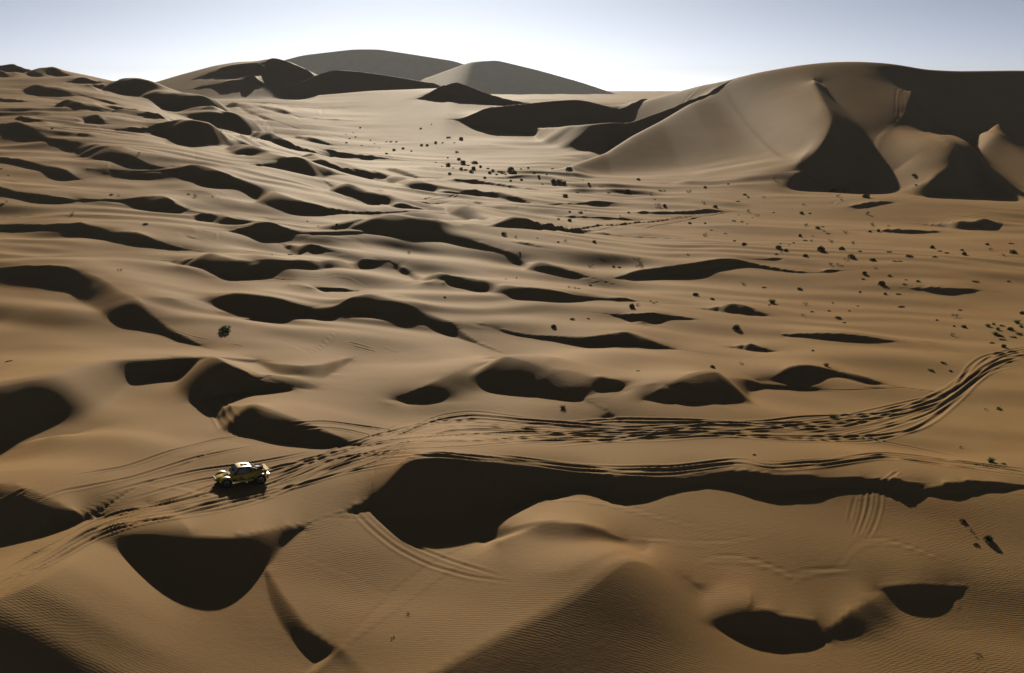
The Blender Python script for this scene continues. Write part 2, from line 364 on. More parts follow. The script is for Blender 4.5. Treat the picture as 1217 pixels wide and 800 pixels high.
# --- foreground
E([(-60,475,3.6),(0,460,3.5),(50,451,3.3),(75,447,3.1),(105,435,2.7),(135,430,2.0),(180,429,1.6),(215,426,1.5),(238,428,1.4)], None, 0.6, 6, 0.72, 0.25)
D([(-60,578),(-30,580),(0,585),(20,590),(45,594),(65,596),(85,600),(100,607),(110,613)], [(-60,650),(0,650),(25,651),(50,648),(70,642),(88,632),(100,622),(110,615)], 0.9)
E([(85,672,.2),(110,655,.7),(130,642,1.3),(150,636,1.7),(180,635,1.8),(210,639,1.7),(240,643,1.6),(270,642,1.6),(295,638,1.5),(315,634,1.1),(338,630,.3)], None, 1.6, 5, 0.64)
E([(318,680,.1),(332,702,.35),(350,730,.45),(370,752,.5),(390,765,.5),(405,772,.5),(415,785,.5),(430,800,.5),(450,830,.4)], None, 0.8, 5, 0.5)
E([(-60,735,4.0),(-20,722,3.9),(0,715,3.7),(40,698,3.4),(80,675,2.8),(105,660,2.1),(125,645,1.4)], None, 1.0, 4, 0.44, 0.45)
D([(440,595),(455,580),(468,565),(480,553),(495,547),(515,546.5),(535,548),(560,550),(590,552),(620,556),(650,560),(680,563),(710,566),(740,568),(770,568),(800,570),(830,567),(855,562),(880,560),(905,563),(930,567),(955,566),(985,568),(1010,567),(1040,570),(1065,569),(1085,573),(1100,577)],
  [(440,612),(455,622),(470,632),(490,645),(505,649),(525,651),(545,649),(565,645),(585,635),(600,622),(615,608),(630,600),(645,596),(665,592),(685,586),(700,587),(720,596),(740,603),(760,600),(780,593),(805,587),(830,583),(850,580),(870,584),(890,591),(910,598),(930,602),(955,600),(980,594),(1010,588),(1035,585),(1055,590),(1070,598),(1085,607),(1097,605),(1100,590)], 0.6)
D([(1100,583),(1115,578),(1135,573),(1155,571),(1175,572),(1195,575),(1215,577)], [(1100,590),(1115,594),(1135,595.5),(1155,593),(1170,588),(1185,581),(1215,578)], 0.6)
E([(800,759,.1),(825,748,.35),(850,739,.6),(875,731,.8),(900,728,.85),(930,730,.8),(955,736,.6),(975,742,.35),(995,750,.1)], None, 1.4, 6, 0.64)
E([(1028,707,.1),(1050,698,.35),(1070,693,.5),(1090,691,.5),(1110,692,.38),(1128,696,.15)], None, 1.8, 6, 0.45)
E([(480,825,1.0),(540,795,1.4),(600,762,1.7),(660,732,1.9),(700,708,2.0),(730,682,2.0),(748,664,1.8),(770,671,1.3),(795,684,.8),(825,698,.3)], None, 2.6, 4, 0.29, 0.8)
E([(590,628,.3),(640,622,1.2),(690,624,1.4),(730,636,.8),(750,645,.3)], None, 1.5, 4, 0.34, 0.6)
E([(980,750,.2),(1010,728,.5),(1035,715,.5),(1055,705,.2)], None, 1.8, 4, 0.3, 0.6)
# --- big right dune's left wing
G([(638,153,552),(655,152,525),(675,150.5,500),(700,148,482),(730,146,476),(760,142,479),(790,133,485),(815,122,490),(835,112,495),(852,106,498)], None, 0.08, 2, 0.68)
G([(528,103,655),(541,96,660),(555,102,658),(575,110,652),(600,118,645),(625,122,638),(650,126,630)], None, 0.08, 1.2, 0.68)
G([(585,128,575),(620,124,580),(650,121,584),(680,118.5,585),(700,120,585),(715,125,580),(738,132,572)], None, 0.08, 1.6, 0.68)

# --- spurs of the big right dune: (px, py, distance)
G([(968,98,451),(976,115,427),(984,130,405),(990,143,391),(984,160,377),(972,178,366),(957,198,358),(950,209,354)], -1, 0.1, 5, 0.68)
G([(1084,108,447),(1081,122,424),(1075,138,408),(1062,152,397),(1040,166,390)], -1, 0.3, 0.6, 0.66)
G([(1108,160,384),(1122,160,374),(1134,168,362),(1140,182,350),(1130,198,340),(1110,212,332)], -1, 0.25, 3, 0.66)
G([(1098,225,330),(1112,226,326),(1125,233,322),(1135,240,318)], None, 0.3, 3, 0.66)
G([(1186,146,408),(1196,160,398),(1225,190,376)], -1, 0.5, 1.2, 0.6)
# --- faces on the pale dunes far behind
G([(300,92,868),(310,79,874),(322,68,878),(335,71,878),(350,77,874),(365,83,868)], None, 0.08, 1.5, 0.68)
G([(322,118,822),(345,106,832),(365,94,840),(387,83.5,845),(400,83,845),(430,86,845),(460,90,840),(500,97,830),(530,103,820)], None, 0.08, 1.6, 0.68)
G([(286,95,822),(296,89,825),(303,90,825),(308,97,822)], None, 0.1, 1.5, 0.66)
G([(222,108,812),(245,100,815),(265,97,815),(288,94,818)], None, 0.3, 1.5, 0.6)
G([(236,92,852),(256,84,858),(275,77,862),(305,75,864)], None, 0.4, 1.0, 0.55)
# macro ridges: (px, py, distance) crest, near slope per point
RIDGES = [
    # big right dune skyline
    ([(735,131,590),(770,118,560),(800,110,535),(860,97,500),(900,86,492),(950,77,488),(985,73,486),(1020,72,485),(1060,74,485),(1085,78,482),(1100,81,480),(1140,83,478),(1217,82,475),(1320,86,470),(1500,104,470)],
     [.28,.28,.28,.27,.27,.27,.28,.29,.40,.62,.66,.66,.66,.5,.45], 5.0, 0.2),
    # its left spur
    ([(680,195,398),(720,181,425),(750,162,448),(785,144,470),(820,123,487),(855,107,500)],
     [.25]*6, 4.0, 0.3),
    # sunlit bench at its foot
    ([(985,215,372),(1010,188,384),(1040,168,390),(1070,162,392),(1095,172,390),(1115,162,386),(1135,173,382),(1160,185,385),(1185,163,391),(1217,176,390),(1300,170,390)],
     [.2,.22,.22,.22,.22,.22,.22,.22,.22,.22,.22], 4.0, 0.25),
    # pale dunes behind the left slope
    ([(100,108,900),(150,103,900),(185,97,900),(215,88,900),(255,78,900),(285,74,900),(305,74,900),(322,72,900),(345,78,895),(362,86,890),(387,97,885),(430,101,870),(470,105,850),(515,110,830)],
     [.22]*14, 6.0, 0.25),
    # pale ramp below the pointed dune
    ([(380,112,740),(440,107,725),(500,105,700),(541,106,680),(575,115,665),(625,124,650),(680,122,640),(735,132,610)],
     [.14]*8, 6.0, 0.3),
    # grey mountains far behind
    ([(250,100,4500),(330,73,4500),(360,65,4500),(420,58,4500),(450,58,4500),(490,64,4500),(540,72,4490),(600,92,4480),(660,112,4470)],
     [.5,.5,.5,.5,.5,.36,.5,.5,.5], 10.0, 0.3),
    ([(440,108,4240),(470,100,4240),(505,93,4240),(535,82,4240),(560,73,4250),(590,71,4250),(640,83,4230),(690,97,4200),(735,112,4180),(800,125,4160)],
     [.18,.18,.2,.22,.3,.5,.5,.5,.5,.5], 10.0, 0.3),
]

# ---------------------------------------------------------------- solve the terrain
def resample(poly, x):
    p = np.array(poly, float)
    return np.interp(x, p[:, 0], p[:, 1])

def build_ridges():
    out = []
    for pts, slopes, r, far in RIDGES:
        p = np.array(pts, float)
        n = 160
        q = np.linspace(0, 1, n); q0 = (p[:, 0] - p[0, 0]) / (p[-1, 0] - p[0, 0])
        px = np.interp(q, q0, p[:, 0]); py = smooth1(np.interp(q, q0, p[:, 1]), 2.0); dd = smooth1(np.interp(q, q0, p[:, 2]), 4)
        sl = smooth1(np.interp(q, q0, slopes), 4)
        kx, kz = rays(px, py)
        out.append((kx * dd, dd, CAM_H + kz * dd, sl, r, far))
    return out
RID = build_ridges()

def macro(X, Y):
    B = base0(X, Y)
    for rx, ry, rz, sl, r, far in RID:
        # crest as a function of X
        o = np.argsort(rx)
        x0, x1 = rx[o][0], rx[o][-1]
        cy_ = np.interp(X, rx[o], ry[o]); cz = np.interp(X, rx[o], rz[o]); s = np.interp(X, rx[o], sl[o])
        d = cy_ - Y
        fall = np.maximum(0, np.maximum(x0 - X, X - x1)) * 0.35
        near = s * 0.5 * (np.sqrt(d * d + r * r) + d)
        back = far * 0.5 * (np.sqrt(d * d + r * r) - d)
        z = cz - near - back + 0.5 * r * (s + far) * 0.5 - fall
        k = 3.0
        B = 0.5 * (B + z + np.sqrt((B - z) ** 2 + k * k)) - 0.5 * k * np.exp(-((B - z) / 6) ** 2) * 0.6
    return B

TE = math.tan(SUN_EL)
def prepare(grid, prev=None):
    """place every traced dune on the current surface of the grid"""
    sx, sy = sun_px()
    feats = []
    for crest, foot, r, wind, slope, foots, lat in DUNES:
        c = np.array(crest, float)
        n = max(12, int((c[-1, 0] - c[0, 0]) / 2.5))
        x = np.linspace(c[0, 0], c[-1, 0], n)
        y = np.interp(x, c[:, 0], c[:, 1])
        p = np.zeros(n)
        for _ in range(12):
            kx = (x - sx) / (y - sy)
            yf = resample(foot, x + kx * p)
            p = 0.5 * p + 0.5 * np.maximum(yf - y, 0.3)
        xf = x + kx * p
        X, Yf, Zf = grid.hit(xf, y + p, ymax=575.0 if x.mean() < 262 else 900.0)
        _, td = rays(x, y); td = -td
        L = (CAM_H - Yf * td - Zf) / (TE + td)
        L = np.clip(L, 0.15, 60)
        L0 = prev[len(feats)].L0 if prev is not None else L
        if prev is not None: L = np.clip(0.5 * L + 0.5 * prev[len(feats)].L, 0.7 * L0, 1.15 * L0)
        Yc = Yf + L
        ax, az = rays(x, y)
        Xc = ax * Yc; Zc = CAM_H + az * Yc
        f = Feat(); f.L = L; f.side = None; f.slope = slope; f.r = r * 1.8 if r > 0.3 else r; f.wind = wind; f.foots = foots; f.lat = lat
        Yc = smooth1(Yc, min(0.08 * n + 1.5, 4.5)); Xc = ax * Yc; Zc = CAM_H + az * Yc
        h = Zc - macro(Xc, Yc)
        gain = prev[len(feats)].gain if prev is not None else np.ones(n)
        h = np.clip(h * gain, 0.05, 40)
        f.raw = (Xc, Yc, h); f.gain = gain; f.L0 = L0
        f.h0 = prev[len(feats)].h0 if prev is not None else h
        h = np.minimum(h, 1.55 * f.h0 + 0.1)
        world_to_feat(f, np.stack([Xc, Yc], 1), Zc, h)
        feats.append(f)
    mg = getattr(grid, 'mg', None)
    if mg is None:
        mg = grid.mg = Grid(grid.us, grid.ys); mg.Z = macro(mg.X, mg.Yg)
    for pts, side, r, wind, slope, foots, dist in SPURS:
        p = np.array(pts, float)
        n = 40; q = np.linspace(0, 1, n)
        ql = np.concatenate([[0], np.cumsum(np.hypot(np.diff(p[:, 0]), np.diff(p[:, 1])))]); ql /= ql[-1]
        px, py, h = (smooth1(np.interp(q, ql, p[:, k]), 1.5) for k in range(3))
        if dist:
            kx, kz = rays(px, py)
            X, Y, Z = kx * h, h, CAM_H + kz * h
            h = np.clip(Z - mg.height(X, Y), 0.1, 60)
        else:
            X, Y, Z = mg.hit(px, py, h)
        f = Feat(); f.side = side; f.slope = slope; f.r = r; f.wind = wind; f.foots = foots; f.L = None; f.lat = 0.5 if dist else 1.0
        world_to_feat(f, np.stack([X, Y], 1), Z, h)
        feats.append(f)
    return feats

def measure(grid, feats):
    """compare each shadow's length with the traced one and correct the dune's height"""
    q = np.linspace(-1.5, 7.0, 120)
    for f in feats:
        if f.L is None or f.slope < 0.6: continue
        Xc, Yc, h = f.raw
        l = q[None, :] * np.maximum(h, 0.4)[:, None]
        z = grid.height(Xc[:, None] - math.sin(SUN_AZ) * l, Yc[:, None] - math.cos(SUN_AZ) * l)
        top = np.maximum.accumulate(z + l * TE, 1) - l * TE
        dark = (z < top - 0.02 * h[:, None] - 0.01) & (l > 0)
        k = np.zeros(len(h), int); run = dark.argmax(1)
        for i in range(len(h)):
            j = run[i]
            while j < 119 and dark[i, j]: j += 1
            k[i] = j if dark[i].any() else 0
        end = l[np.arange(len(h)), np.minimum(k, 119)]
        ratio = np.clip((f.L + 0.2) / (np.maximum(end, 0.1) + 0.2), 0.8, 1.25) ** 0.7
        f.gain = np.clip(smooth1(f.gain * ratio, 0.08 * len(h) + 1.5), 0.85, 1.55)

def sun_px():
    # where the sun stands in the photo plane
    v = Vector(sdir)
    cyy, syy = math.cos(PITCH), math.sin(PITCH)
    depth = v.y * cyy - v.z * syy
    up = v.z * cyy + v.y * syy
    return CX + FPX * v.x / depth, CY - FPX * up / depth

PN = 5.0
def surface(grid, feats, relax=0):
    B = macro(grid.X, grid.Yg)
    acc = np.zeros_like(B); mask = np.zeros_like(B)
    for f in feats:
        sl = grid.sl(f.box)
        if sl is None: continue
        e, m = feat_e(f, grid.X[sl], grid.Yg[sl], None)
        acc[sl] += e ** PN
        mask[sl] = np.maximum(mask[sl], m)
    A = acc ** (1 / PN)
    if relax:
        F = 1 - mask
        z = A.copy()
        for _ in range(relax):
            p = np.pad(z, 1, mode='edge')
            z = z + F * 0.22 * (p[:-2, 1:-1] + p[2:, 1:-1] + p[1:-1, :-2] + p[1:-1, 2:] - 4 * z)
        grid.delta = z - A
        return B + z
    return B + A

RELAX = 110
coarse = Grid(np.linspace(-0.66, 0.66, 450), make_rows(0.33))
coarse.Z = macro(coarse.X, coarse.Yg)
feats = prepare(coarse)
for it in range(4):
    coarse.Z = surface(coarse, feats, RELAX)
    measure(coarse, feats)
    feats = prepare(coarse, feats)

grid = Grid(make_cols(QUALITY), make_rows(QUALITY))
coarse.Z = surface(coarse, feats, RELAX)
grid.Z = surface(grid, feats) + coarse.height(grid.X, grid.Yg, coarse.delta) * (1 - sstep(0.55, 0.65, np.abs(grid.U)))
print('GRID', grid.Z.shape, 'heights', grid.Z.min(), grid.Z.max())

# ---------------------------------------------------------------- tyre tracks pressed into the sand
def smooth_poly(pts, step):
    p = np.array(pts, float)
    d = np.concatenate([[0], np.cumsum(np.hypot(np.diff(p[:, 0]), np.diff(p[:, 1])))])
    n = max(8, int(d[-1] / step))
    q = np.linspace(0, d[-1], n)
    sg = max(1.0, 9.0 / step)
    return np.stack([smooth1(np.interp(q, d, p[:, 0]), sg), smooth1(np.interp(q, d, p[:, 1]), sg)], 1)

def carve(px, py, width, depth, berm, fade=0.12):
    X, Y, Z = surf.hit(px, py)
    # smooth in the ground plane, then sample densely
    X = smooth1(X, 1.5); Y = smooth1(Y, 1.5)
    d = np.concatenate([[0], np.cumsum(np.hypot(np.diff(X), np.diff(Y)))])
    n = int(d[-1] / 0.11) + 2
    q = np.linspace(0, d[-1], n)
    X = np.interp(q, d, X); Y = np.interp(q, d, Y)
    R = width * 3.2
    jm = int(math.ceil(R / 0.15)) ; jm = min(jm, 14)
    j0 = np.searchsorted(grid.ys, Y)
    du = grid.us[len(grid.us) // 2 + 1] - grid.us[len(grid.us) // 2]
    dist = {}
    nx = len(grid.us)
    best = np.full(grid.Z.shape, 9.0, np.float32); al = np.zeros(grid.Z.shape, np.float32)
    fr = np.clip(np.minimum(q, d[-1] - q) / (fade * d[-1] + 1e-6), 0, 1)
    jr = np.arange(-jm, jm + 1)
    J = np.clip(j0[:, None] + jr[None, :], 0, len(grid.ys) - 1)
    YY = grid.ys[J]
    uc = X[:, None] / (YY + FAN_C)
    ic = np.searchsorted(grid.us, uc)
    im = int(math.ceil(R / (du * (Y.min() + FAN_C)))) + 1
    im = min(im, 12)
    for k in range(-im, im + 1):
        I = np.clip(ic + k, 0, nx - 1)
        XX = grid.us[I] * (YY + FAN_C)
        dd = np.hypot(XX - X[:, None], YY - Y[:, None])
        ok = dd < R
        jj, ii, dv = J[ok], I[ok], dd[ok].astype(np.float32)
        np.minimum.at(best, (jj, ii), dv)
        np.maximum.at(al, (jj, ii), np.broadcast_to(fr[:, None], dd.shape)[ok].astype(np.float32))
    m = best < R
    b_ = best[m]
    e = -depth * np.exp(-(b_ / width) ** 2) + berm * np.exp(-((b_ - 1.75 * width) / (0.62 * width)) ** 2)
    TR[m] += e * al[m]

def bundle(center, half, n, width, depth, berm, wob=0.25, seed=1):
    r = np.random.default_rng(seed)
    c = smooth_poly(center, 4.0)
    m = len(c)
    hw = np.interp(np.linspace(0, 1, m), np.linspace(0, 1, len(half)), half)
    for k in range(n):
        o = (k + 0.5) / n * 2 - 1 + r.normal(0, 0.06)
        a0 = 0 if r.random() < 0.6 else int(m * r.uniform(0.0, 0.45))
        a1 = m if r.random() < 0.6 else int(m * r.uniform(0.55, 1.0))
        if a1 - a0 < 12: continue
        w = smooth1(r.normal(0, 1, m), 14) * 4 * wob
        off = (o + w) * hw
        s_ = r.uniform(0.45, 1.45)
        carve(c[a0:a1, 0], c[a0:a1, 1] + off[a0:a1], width * r.uniform(0.8, 1.2), depth * s_, berm * s_)

class _S: pass
surf = Grid(grid.us, grid.ys); surf.Z = grid.Z.copy()
TR = np.zeros(grid.Z.shape)
bundle([(-20,702),(0,690),(40,668),(80,645),(110,628),(135,619),(170,612),(215,604),(260,592),(310,580),(350,566),(390,550),(425,538),(460,528),(500,518)], [15,15,13,11,13,17,21,19,12], 20, 0.17, 0.034, 0.042, 0.35, 3)
bundle([(420,537),(455,522),(500,511),(540,508),(600,512),(660,515),(720,514),(780,512),(830,510),(870,511),(920,512),(1000,508),(1040,502),(1080,492),(1110,482),(1140,462),(1162,444),(1180,431),(1200,425),(1250,420)], [6,14,18,18,15,12,10,10,9,9,9,10,13,15,15,14,9,7,6,6], 19, 0.21, 0.036, 0.045, 0.5, 5)
bundle([(420,545),(455,543),(480,540),(520,538),(560,542),(620,548),(680,556),(740,560),(800,561),(850,553),(880,549),(920,556),(980,552),(1020,546),(1050,542),(1090,546),(1130,550),(1180,556),(1250,564)], [8,7,5,4,4,4,5,4,5,6,5,5,6,6,6], 7, 0.21, 0.045, 0.052, 0.4, 8)
bundle([(455,528),(520,500),(560,494),(620,500),(700,505),(780,508)], [3,5,5,4,4,3], 4, 0.2, 0.05, 0.06, 0.6, 11)
for pts, wd, dp in [
    ([(300,518),(260,521),(240,527),(200,537),(150,555),(105,562),(80,567)], .22, .12),
    ([(318,528),(285,533),(235,543),(200,554),(160,567),(130,573),(95,580),(70,584),(45,595),(30,605)], .22, .12),
    ([(32,580),(15,590),(-10,602)], .22, .12),
    ([(380,535),(330,545),(290,552),(240,558),(200,567),(160,577),(120,588)], .24, .12),
    ([(420,536),(380,546),(325,556),(290,563),(240,570),(200,580),(150,595)], .24, .12),
    ([(248,430),(242,450),(246,470),(255,495),(268,517)], .25, .11),
    ([(258,440),(260,460),(266,478),(276,497),(290,517)], .25, .11),
    ([(412,596),(425,612),(440,628),(470,652),(510,672),(560,686),(610,692)], .22, .10),
    ([(432,600),(450,618),(475,640),(505,655),(545,670),(600,686)], .22, .10),
    ([(1018,585),(1012,605),(1008,625)], .17, .04), ([(1026,566),(1028,590),(1022,620),(1012,642)], .17, .05),
    ([(1033,568),(1036,590),(1030,615),(1018,640)], .17, .05), ([(1045,564),(1048,595),(1040,625),(1028,645)], .17, .05),
    ([(1070,558),(1055,570),(1046,578)], .2, .09),
    ([(1087,405),(1110,407),(1135,416),(1153,422)], .25, .12), ([(1095,408),(1115,412),(1140,420)], .2, .10),
    ([(1235,417),(1190,419),(1165,424),(1152,436),(1143,452),(1132,470)], .3, .14),
    ([(345,510),(380,508),(410,510),(450,520)], .25, .10), ([(470,512),(420,505),(385,500),(340,505)], .25, .12),
    ([(1005,516),(1050,525),(1090,533),(1150,545)], .2, .08), ([(250,405),(225,400),(205,392)], .2, .08),
    ([(270,408),(285,411),(292,413)], .2, .08), ([(410,406),(425,409),(445,416)], .2, .08), ([(415,411),(435,415),(450,420)], .2, .08),
]:
    c = smooth_poly(pts, 3.0)
    carve(c[:, 0], c[:, 1], wd * 0.75, dp * 0.38, dp * 0.45, 0.2)
# loose sand thrown up where the tracks are dense
grid.Z = grid.Z + TR
surf.Z = grid.Z

# ---------------------------------------------------------------- materials
def new_mat(name):
    m = bpy.data.materials.new(name); m.use_nodes = True
    return m, m.node_tree.nodes, m.node_tree.links, m.node_tree.nodes['Principled BSDF']

def sand_material():
    m, N, L, b = new_mat('sand')
    co = N.new('ShaderNodeTexCoord')
    def noise(scale, detail=3, vec=None, rough=0.5):
        n = N.new('ShaderNodeTexNoise'); n.inputs['Scale'].default_value = scale
        n.inputs['Detail'].default_value = detail; n.inputs['Roughness'].default_value = rough
        L.new(vec or co.outputs['Object'], n.inputs['Vector']); return n
    def math_(op, a, b_):
        n = N.new('ShaderNodeMath'); n.operation = op
        for k, v in enumerate((a, b_)):
            if isinstance(v, (int, float)): n.inputs[k].default_value = v
            else: L.new(v, n.inputs[k])
        return n.outputs[0]
    def ramp(fac, p0, p1, c0=(0, 0, 0, 1), c1=(1, 1, 1, 1)):
        r = N.new('ShaderNodeValToRGB')
        r.color_ramp.elements[0].position = p0; r.color_ramp.elements[0].color = c0
        r.color_ramp.elements[1].position = p1; r.color_ramp.elements[1].color = c1
        L.new(fac, r.inputs['Fac']); return r.outputs['Color']
    b.inputs['Roughness'].default_value = 0.75
    b.inputs['Specular IOR Level'].default_value = 0.012
    # pale wind-blown sand over redder, coarser ground
    base = ramp(noise(0.03, 4).outputs['Fac'], 0.35, 0.68, (0.30, 0.172, 0.066, 1), (0.345, 0.212, 0.088, 1))
    red = ramp(noise(0.075, 5, rough=0.6).outputs['Fac'], 0.52, 0.68)
    mix = N.new('ShaderNodeMix'); mix.data_type = 'RGBA'
    L.new(math_('MULTIPLY', red, 0.55), mix.inputs['Factor'])
    L.new(base, mix.inputs['A']); mix.inputs['B'].default_value = (0.31, 0.155, 0.055, 1)
    grain = ramp(noise(9.0, 5, rough=0.75).outputs['Fac'], 0.25, 0.8, (0.86, 0.86, 0.86, 1), (1.1, 1.1, 1.1, 1))
    mg = N.new('ShaderNodeMix'); mg.data_type = 'RGBA'; mg.blend_type = 'MULTIPLY'; mg.inputs['Factor'].default_value = 1.0
    L.new(mix.outputs['Result'], mg.inputs['A']); L.new(grain, mg.inputs['B'])
    L.new(mg.outputs['Result'], b.inputs['Base Color'])
    # wind ripples in two headings, stronger in patches
    def wave(rot, scale, dist):
        mp = N.new('ShaderNodeMapping'); mp.inputs['Rotation'].default_value = (0, 0, rot)
        L.new(co.outputs['Object'], mp.inputs['Vector'])
        w = N.new('ShaderNodeTexWave'); w.wave_type = 'BANDS'; w.bands_direction = 'Y'; w.wave_profile = 'SIN'
        w.inputs['Scale'].default_value = scale; w.inputs['Distortion'].default_value = dist
        w.inputs['Detail'].default_value = 2.5; w.inputs['Detail Scale'].default_value = 0.6
        L.new(mp.outputs['Vector'], w.inputs['Vector']); return w.outputs['Fac']
    w1 = wave(0.25, 1.35, 6.0); w2 = wave(-0.5, 1.1, 7.0)
    k1 = ramp(noise(0.07, 3).outputs['Fac'], 0.42, 0.62)
    k2 = ramp(noise(0.05, 3).outputs['Fac'], 0.5, 0.68)
    hgt = math_('ADD', math_('MULTIPLY', w1, math_('ADD', math_('MULTIPLY', k1, 0.009), 0.0015)),
                math_('MULTIPLY', math_('MULTIPLY', w2, k2), 0.010))
    hgt = math_('ADD', hgt, math_('MULTIPLY', noise(2.2, 6, rough=0.7).outputs['Fac'], 0.025))
    bp = N.new('ShaderNodeBump'); bp.inputs['Distance'].default_value = 1.0; bp.inputs['Strength'].default_value = 0.8
    L.new(hgt, bp.inputs['Height']); L.new(bp.outputs['Normal'], b.inputs['Normal'])
    return m
SAND = sand_material()

# ---------------------------------------------------------------- ground mesh
def grid_mesh(name, g):
    ny, nx = g.Z.shape
    me = bpy.data.meshes.new(name)
    co = np.stack([g.X, g.Yg, g.Z], -1).reshape(-1, 3).astype(np.float32)
    idx = np.arange(ny * nx, dtype=np.int32).reshape(ny, nx)
    quads = np.stack([idx[:-1, :-1], idx[:-1, 1:], idx[1:, 1:], idx[1:, :-1]], -1).reshape(-1)
    nq = len(quads) // 4
    me.vertices.add(len(co)); me.vertices.foreach_set('co', co.reshape(-1))
    me.loops.add(len(quads)); me.loops.foreach_set('vertex_index', quads)
    me.polygons.add(nq)
    me.polygons.foreach_set('loop_start', np.arange(0, nq * 4, 4, dtype=np.int32))
    me.polygons.foreach_set('use_smooth', np.ones(nq, dtype=bool))
    me.update(calc_edges=True)
    return me
gm = grid_mesh('desert_ground', grid)
gm.materials.append(SAND)
ground = bpy.data.objects.new('desert_ground', gm)
ground['kind'] = 'structure'
COL.objects.link(ground)

# ---------------------------------------------------------------- shrubs
def simple_mat(name, col, rough=0.8, spec=0.2, noise=None, metallic=0.0, coat=0.0, transl=0.0):
    m, N, L, b = new_mat(name)
    b.inputs['Base Color'].default_value = (*col, 1)
    b.inputs['Roughness'].default_value = rough
    b.inputs['Specular IOR Level'].default_value = spec
    b.inputs['Metallic'].default_value = metallic
    b.inputs['Coat Weight'].default_value = coat
    if noise:
        co = N.new('ShaderNodeTexCoord'); t = N.new('ShaderNodeTexNoise')
        t.inputs['Scale'].default_value = noise[0]; t.inputs['Detail'].default_value = 4
        L.new(co.outputs['Object'], t.inputs['Vector'])
        r = N.new('ShaderNodeValToRGB')
        r.color_ramp.elements[0].position = 0.35; r.color_ramp.elements[1].position = 0.68
        r.color_ramp.elements[0].color = (*col, 1); r.color_ramp.elements[1].color = (*noise[1], 1)
        L.new(t.outputs['Fac'], r.inputs['Fac']); L.new(r.outputs['Color'], b.inputs['Base Color'])
    if transl:
        out = N['Material Output']; tr = N.new('ShaderNodeBsdfTranslucent'); mx = N.new('ShaderNodeMixShader')
        tr.inputs['Color'].default_value = (*[c * 1.4 for c in col], 1); mx.inputs['Fac'].default_value = transl
        L.new(b.outputs[0], mx.inputs[1]); L.new(tr.outputs[0], mx.inputs[2]); L.new(mx.outputs[0], out.inputs['Surface'])
    return m
M_GREEN = simple_mat('green_leaf', (0.055, 0.075, 0.018), 0.7, 0.2, (3.0, (0.10, 0.12, 0.03)), transl=0.25)
M_OLIVE = simple_mat('olive_leaf', (0.045, 0.045, 0.018), 0.8, 0.1, (3.0, (0.085, 0.075, 0.03)), transl=0.15)
M_DRY = simple_mat('dry_leaf', (0.14, 0.10, 0.04), 0.85, 0.1, (3.0, (0.09, 0.06, 0.025)), transl=0.15)
M_STEM = simple_mat('woody_stem', (0.07, 0.045, 0.025), 0.9, 0.1)

def blade(V, F, p, d, ln, wd, r, bend=0.3):
    d = d / np.linalg.norm(d)
    s = np.cross(d, r.normal(size=3)); s /= np.linalg.norm(s) + 1e-9
    m = p + d * ln * 0.5; e = p + d * ln + np.array([0, 0, -bend * ln])
    k = len(V)
    V += [p - s * wd * 0.35, p + s * wd * 0.35, m + s * wd * 0.5, m - s * wd * 0.5, e]
    F += [(k, k + 1, k + 2, k + 3), (k + 3, k + 2, k + 4)]

def stems(r, n, spread, hgt, rad):
    V, F = [], []
    for i in range(n):
        a = r.uniform(0, 2 * math.pi); tilt = r.uniform(0.1, spread)
        d = np.array([math.cos(a) * tilt, math.sin(a) * tilt, 1.0]); d /= np.linalg.norm(d)
        p = np.array([math.cos(a) * 0.05, math.sin(a) * 0.05, -0.12])
        q = p + d * hgt * r.uniform(0.5, 1.0)
        mid = (p + q) / 2 + r.normal(size=3) * 0.03
        k = len(V)
        u = np.cross(d, [0, 0, 1.0]); u /= np.linalg.norm(u) + 1e-9; w = np.cross(d, u)
        for c, rr in ((p, rad), (mid, rad * 0.7), (q, rad * 0.3)):
            for t in range(3):
                th = t * 2 * math.pi / 3
                V.append(c + (u * math.cos(th) + w * math.sin(th)) * rr)
        for g in (0, 3):
            for t in range(3):
                F.append((k + g + t, k + g + (t + 1) % 3, k + g + 3 + (t + 1) % 3, k + g + 3 + t))
    return V, F

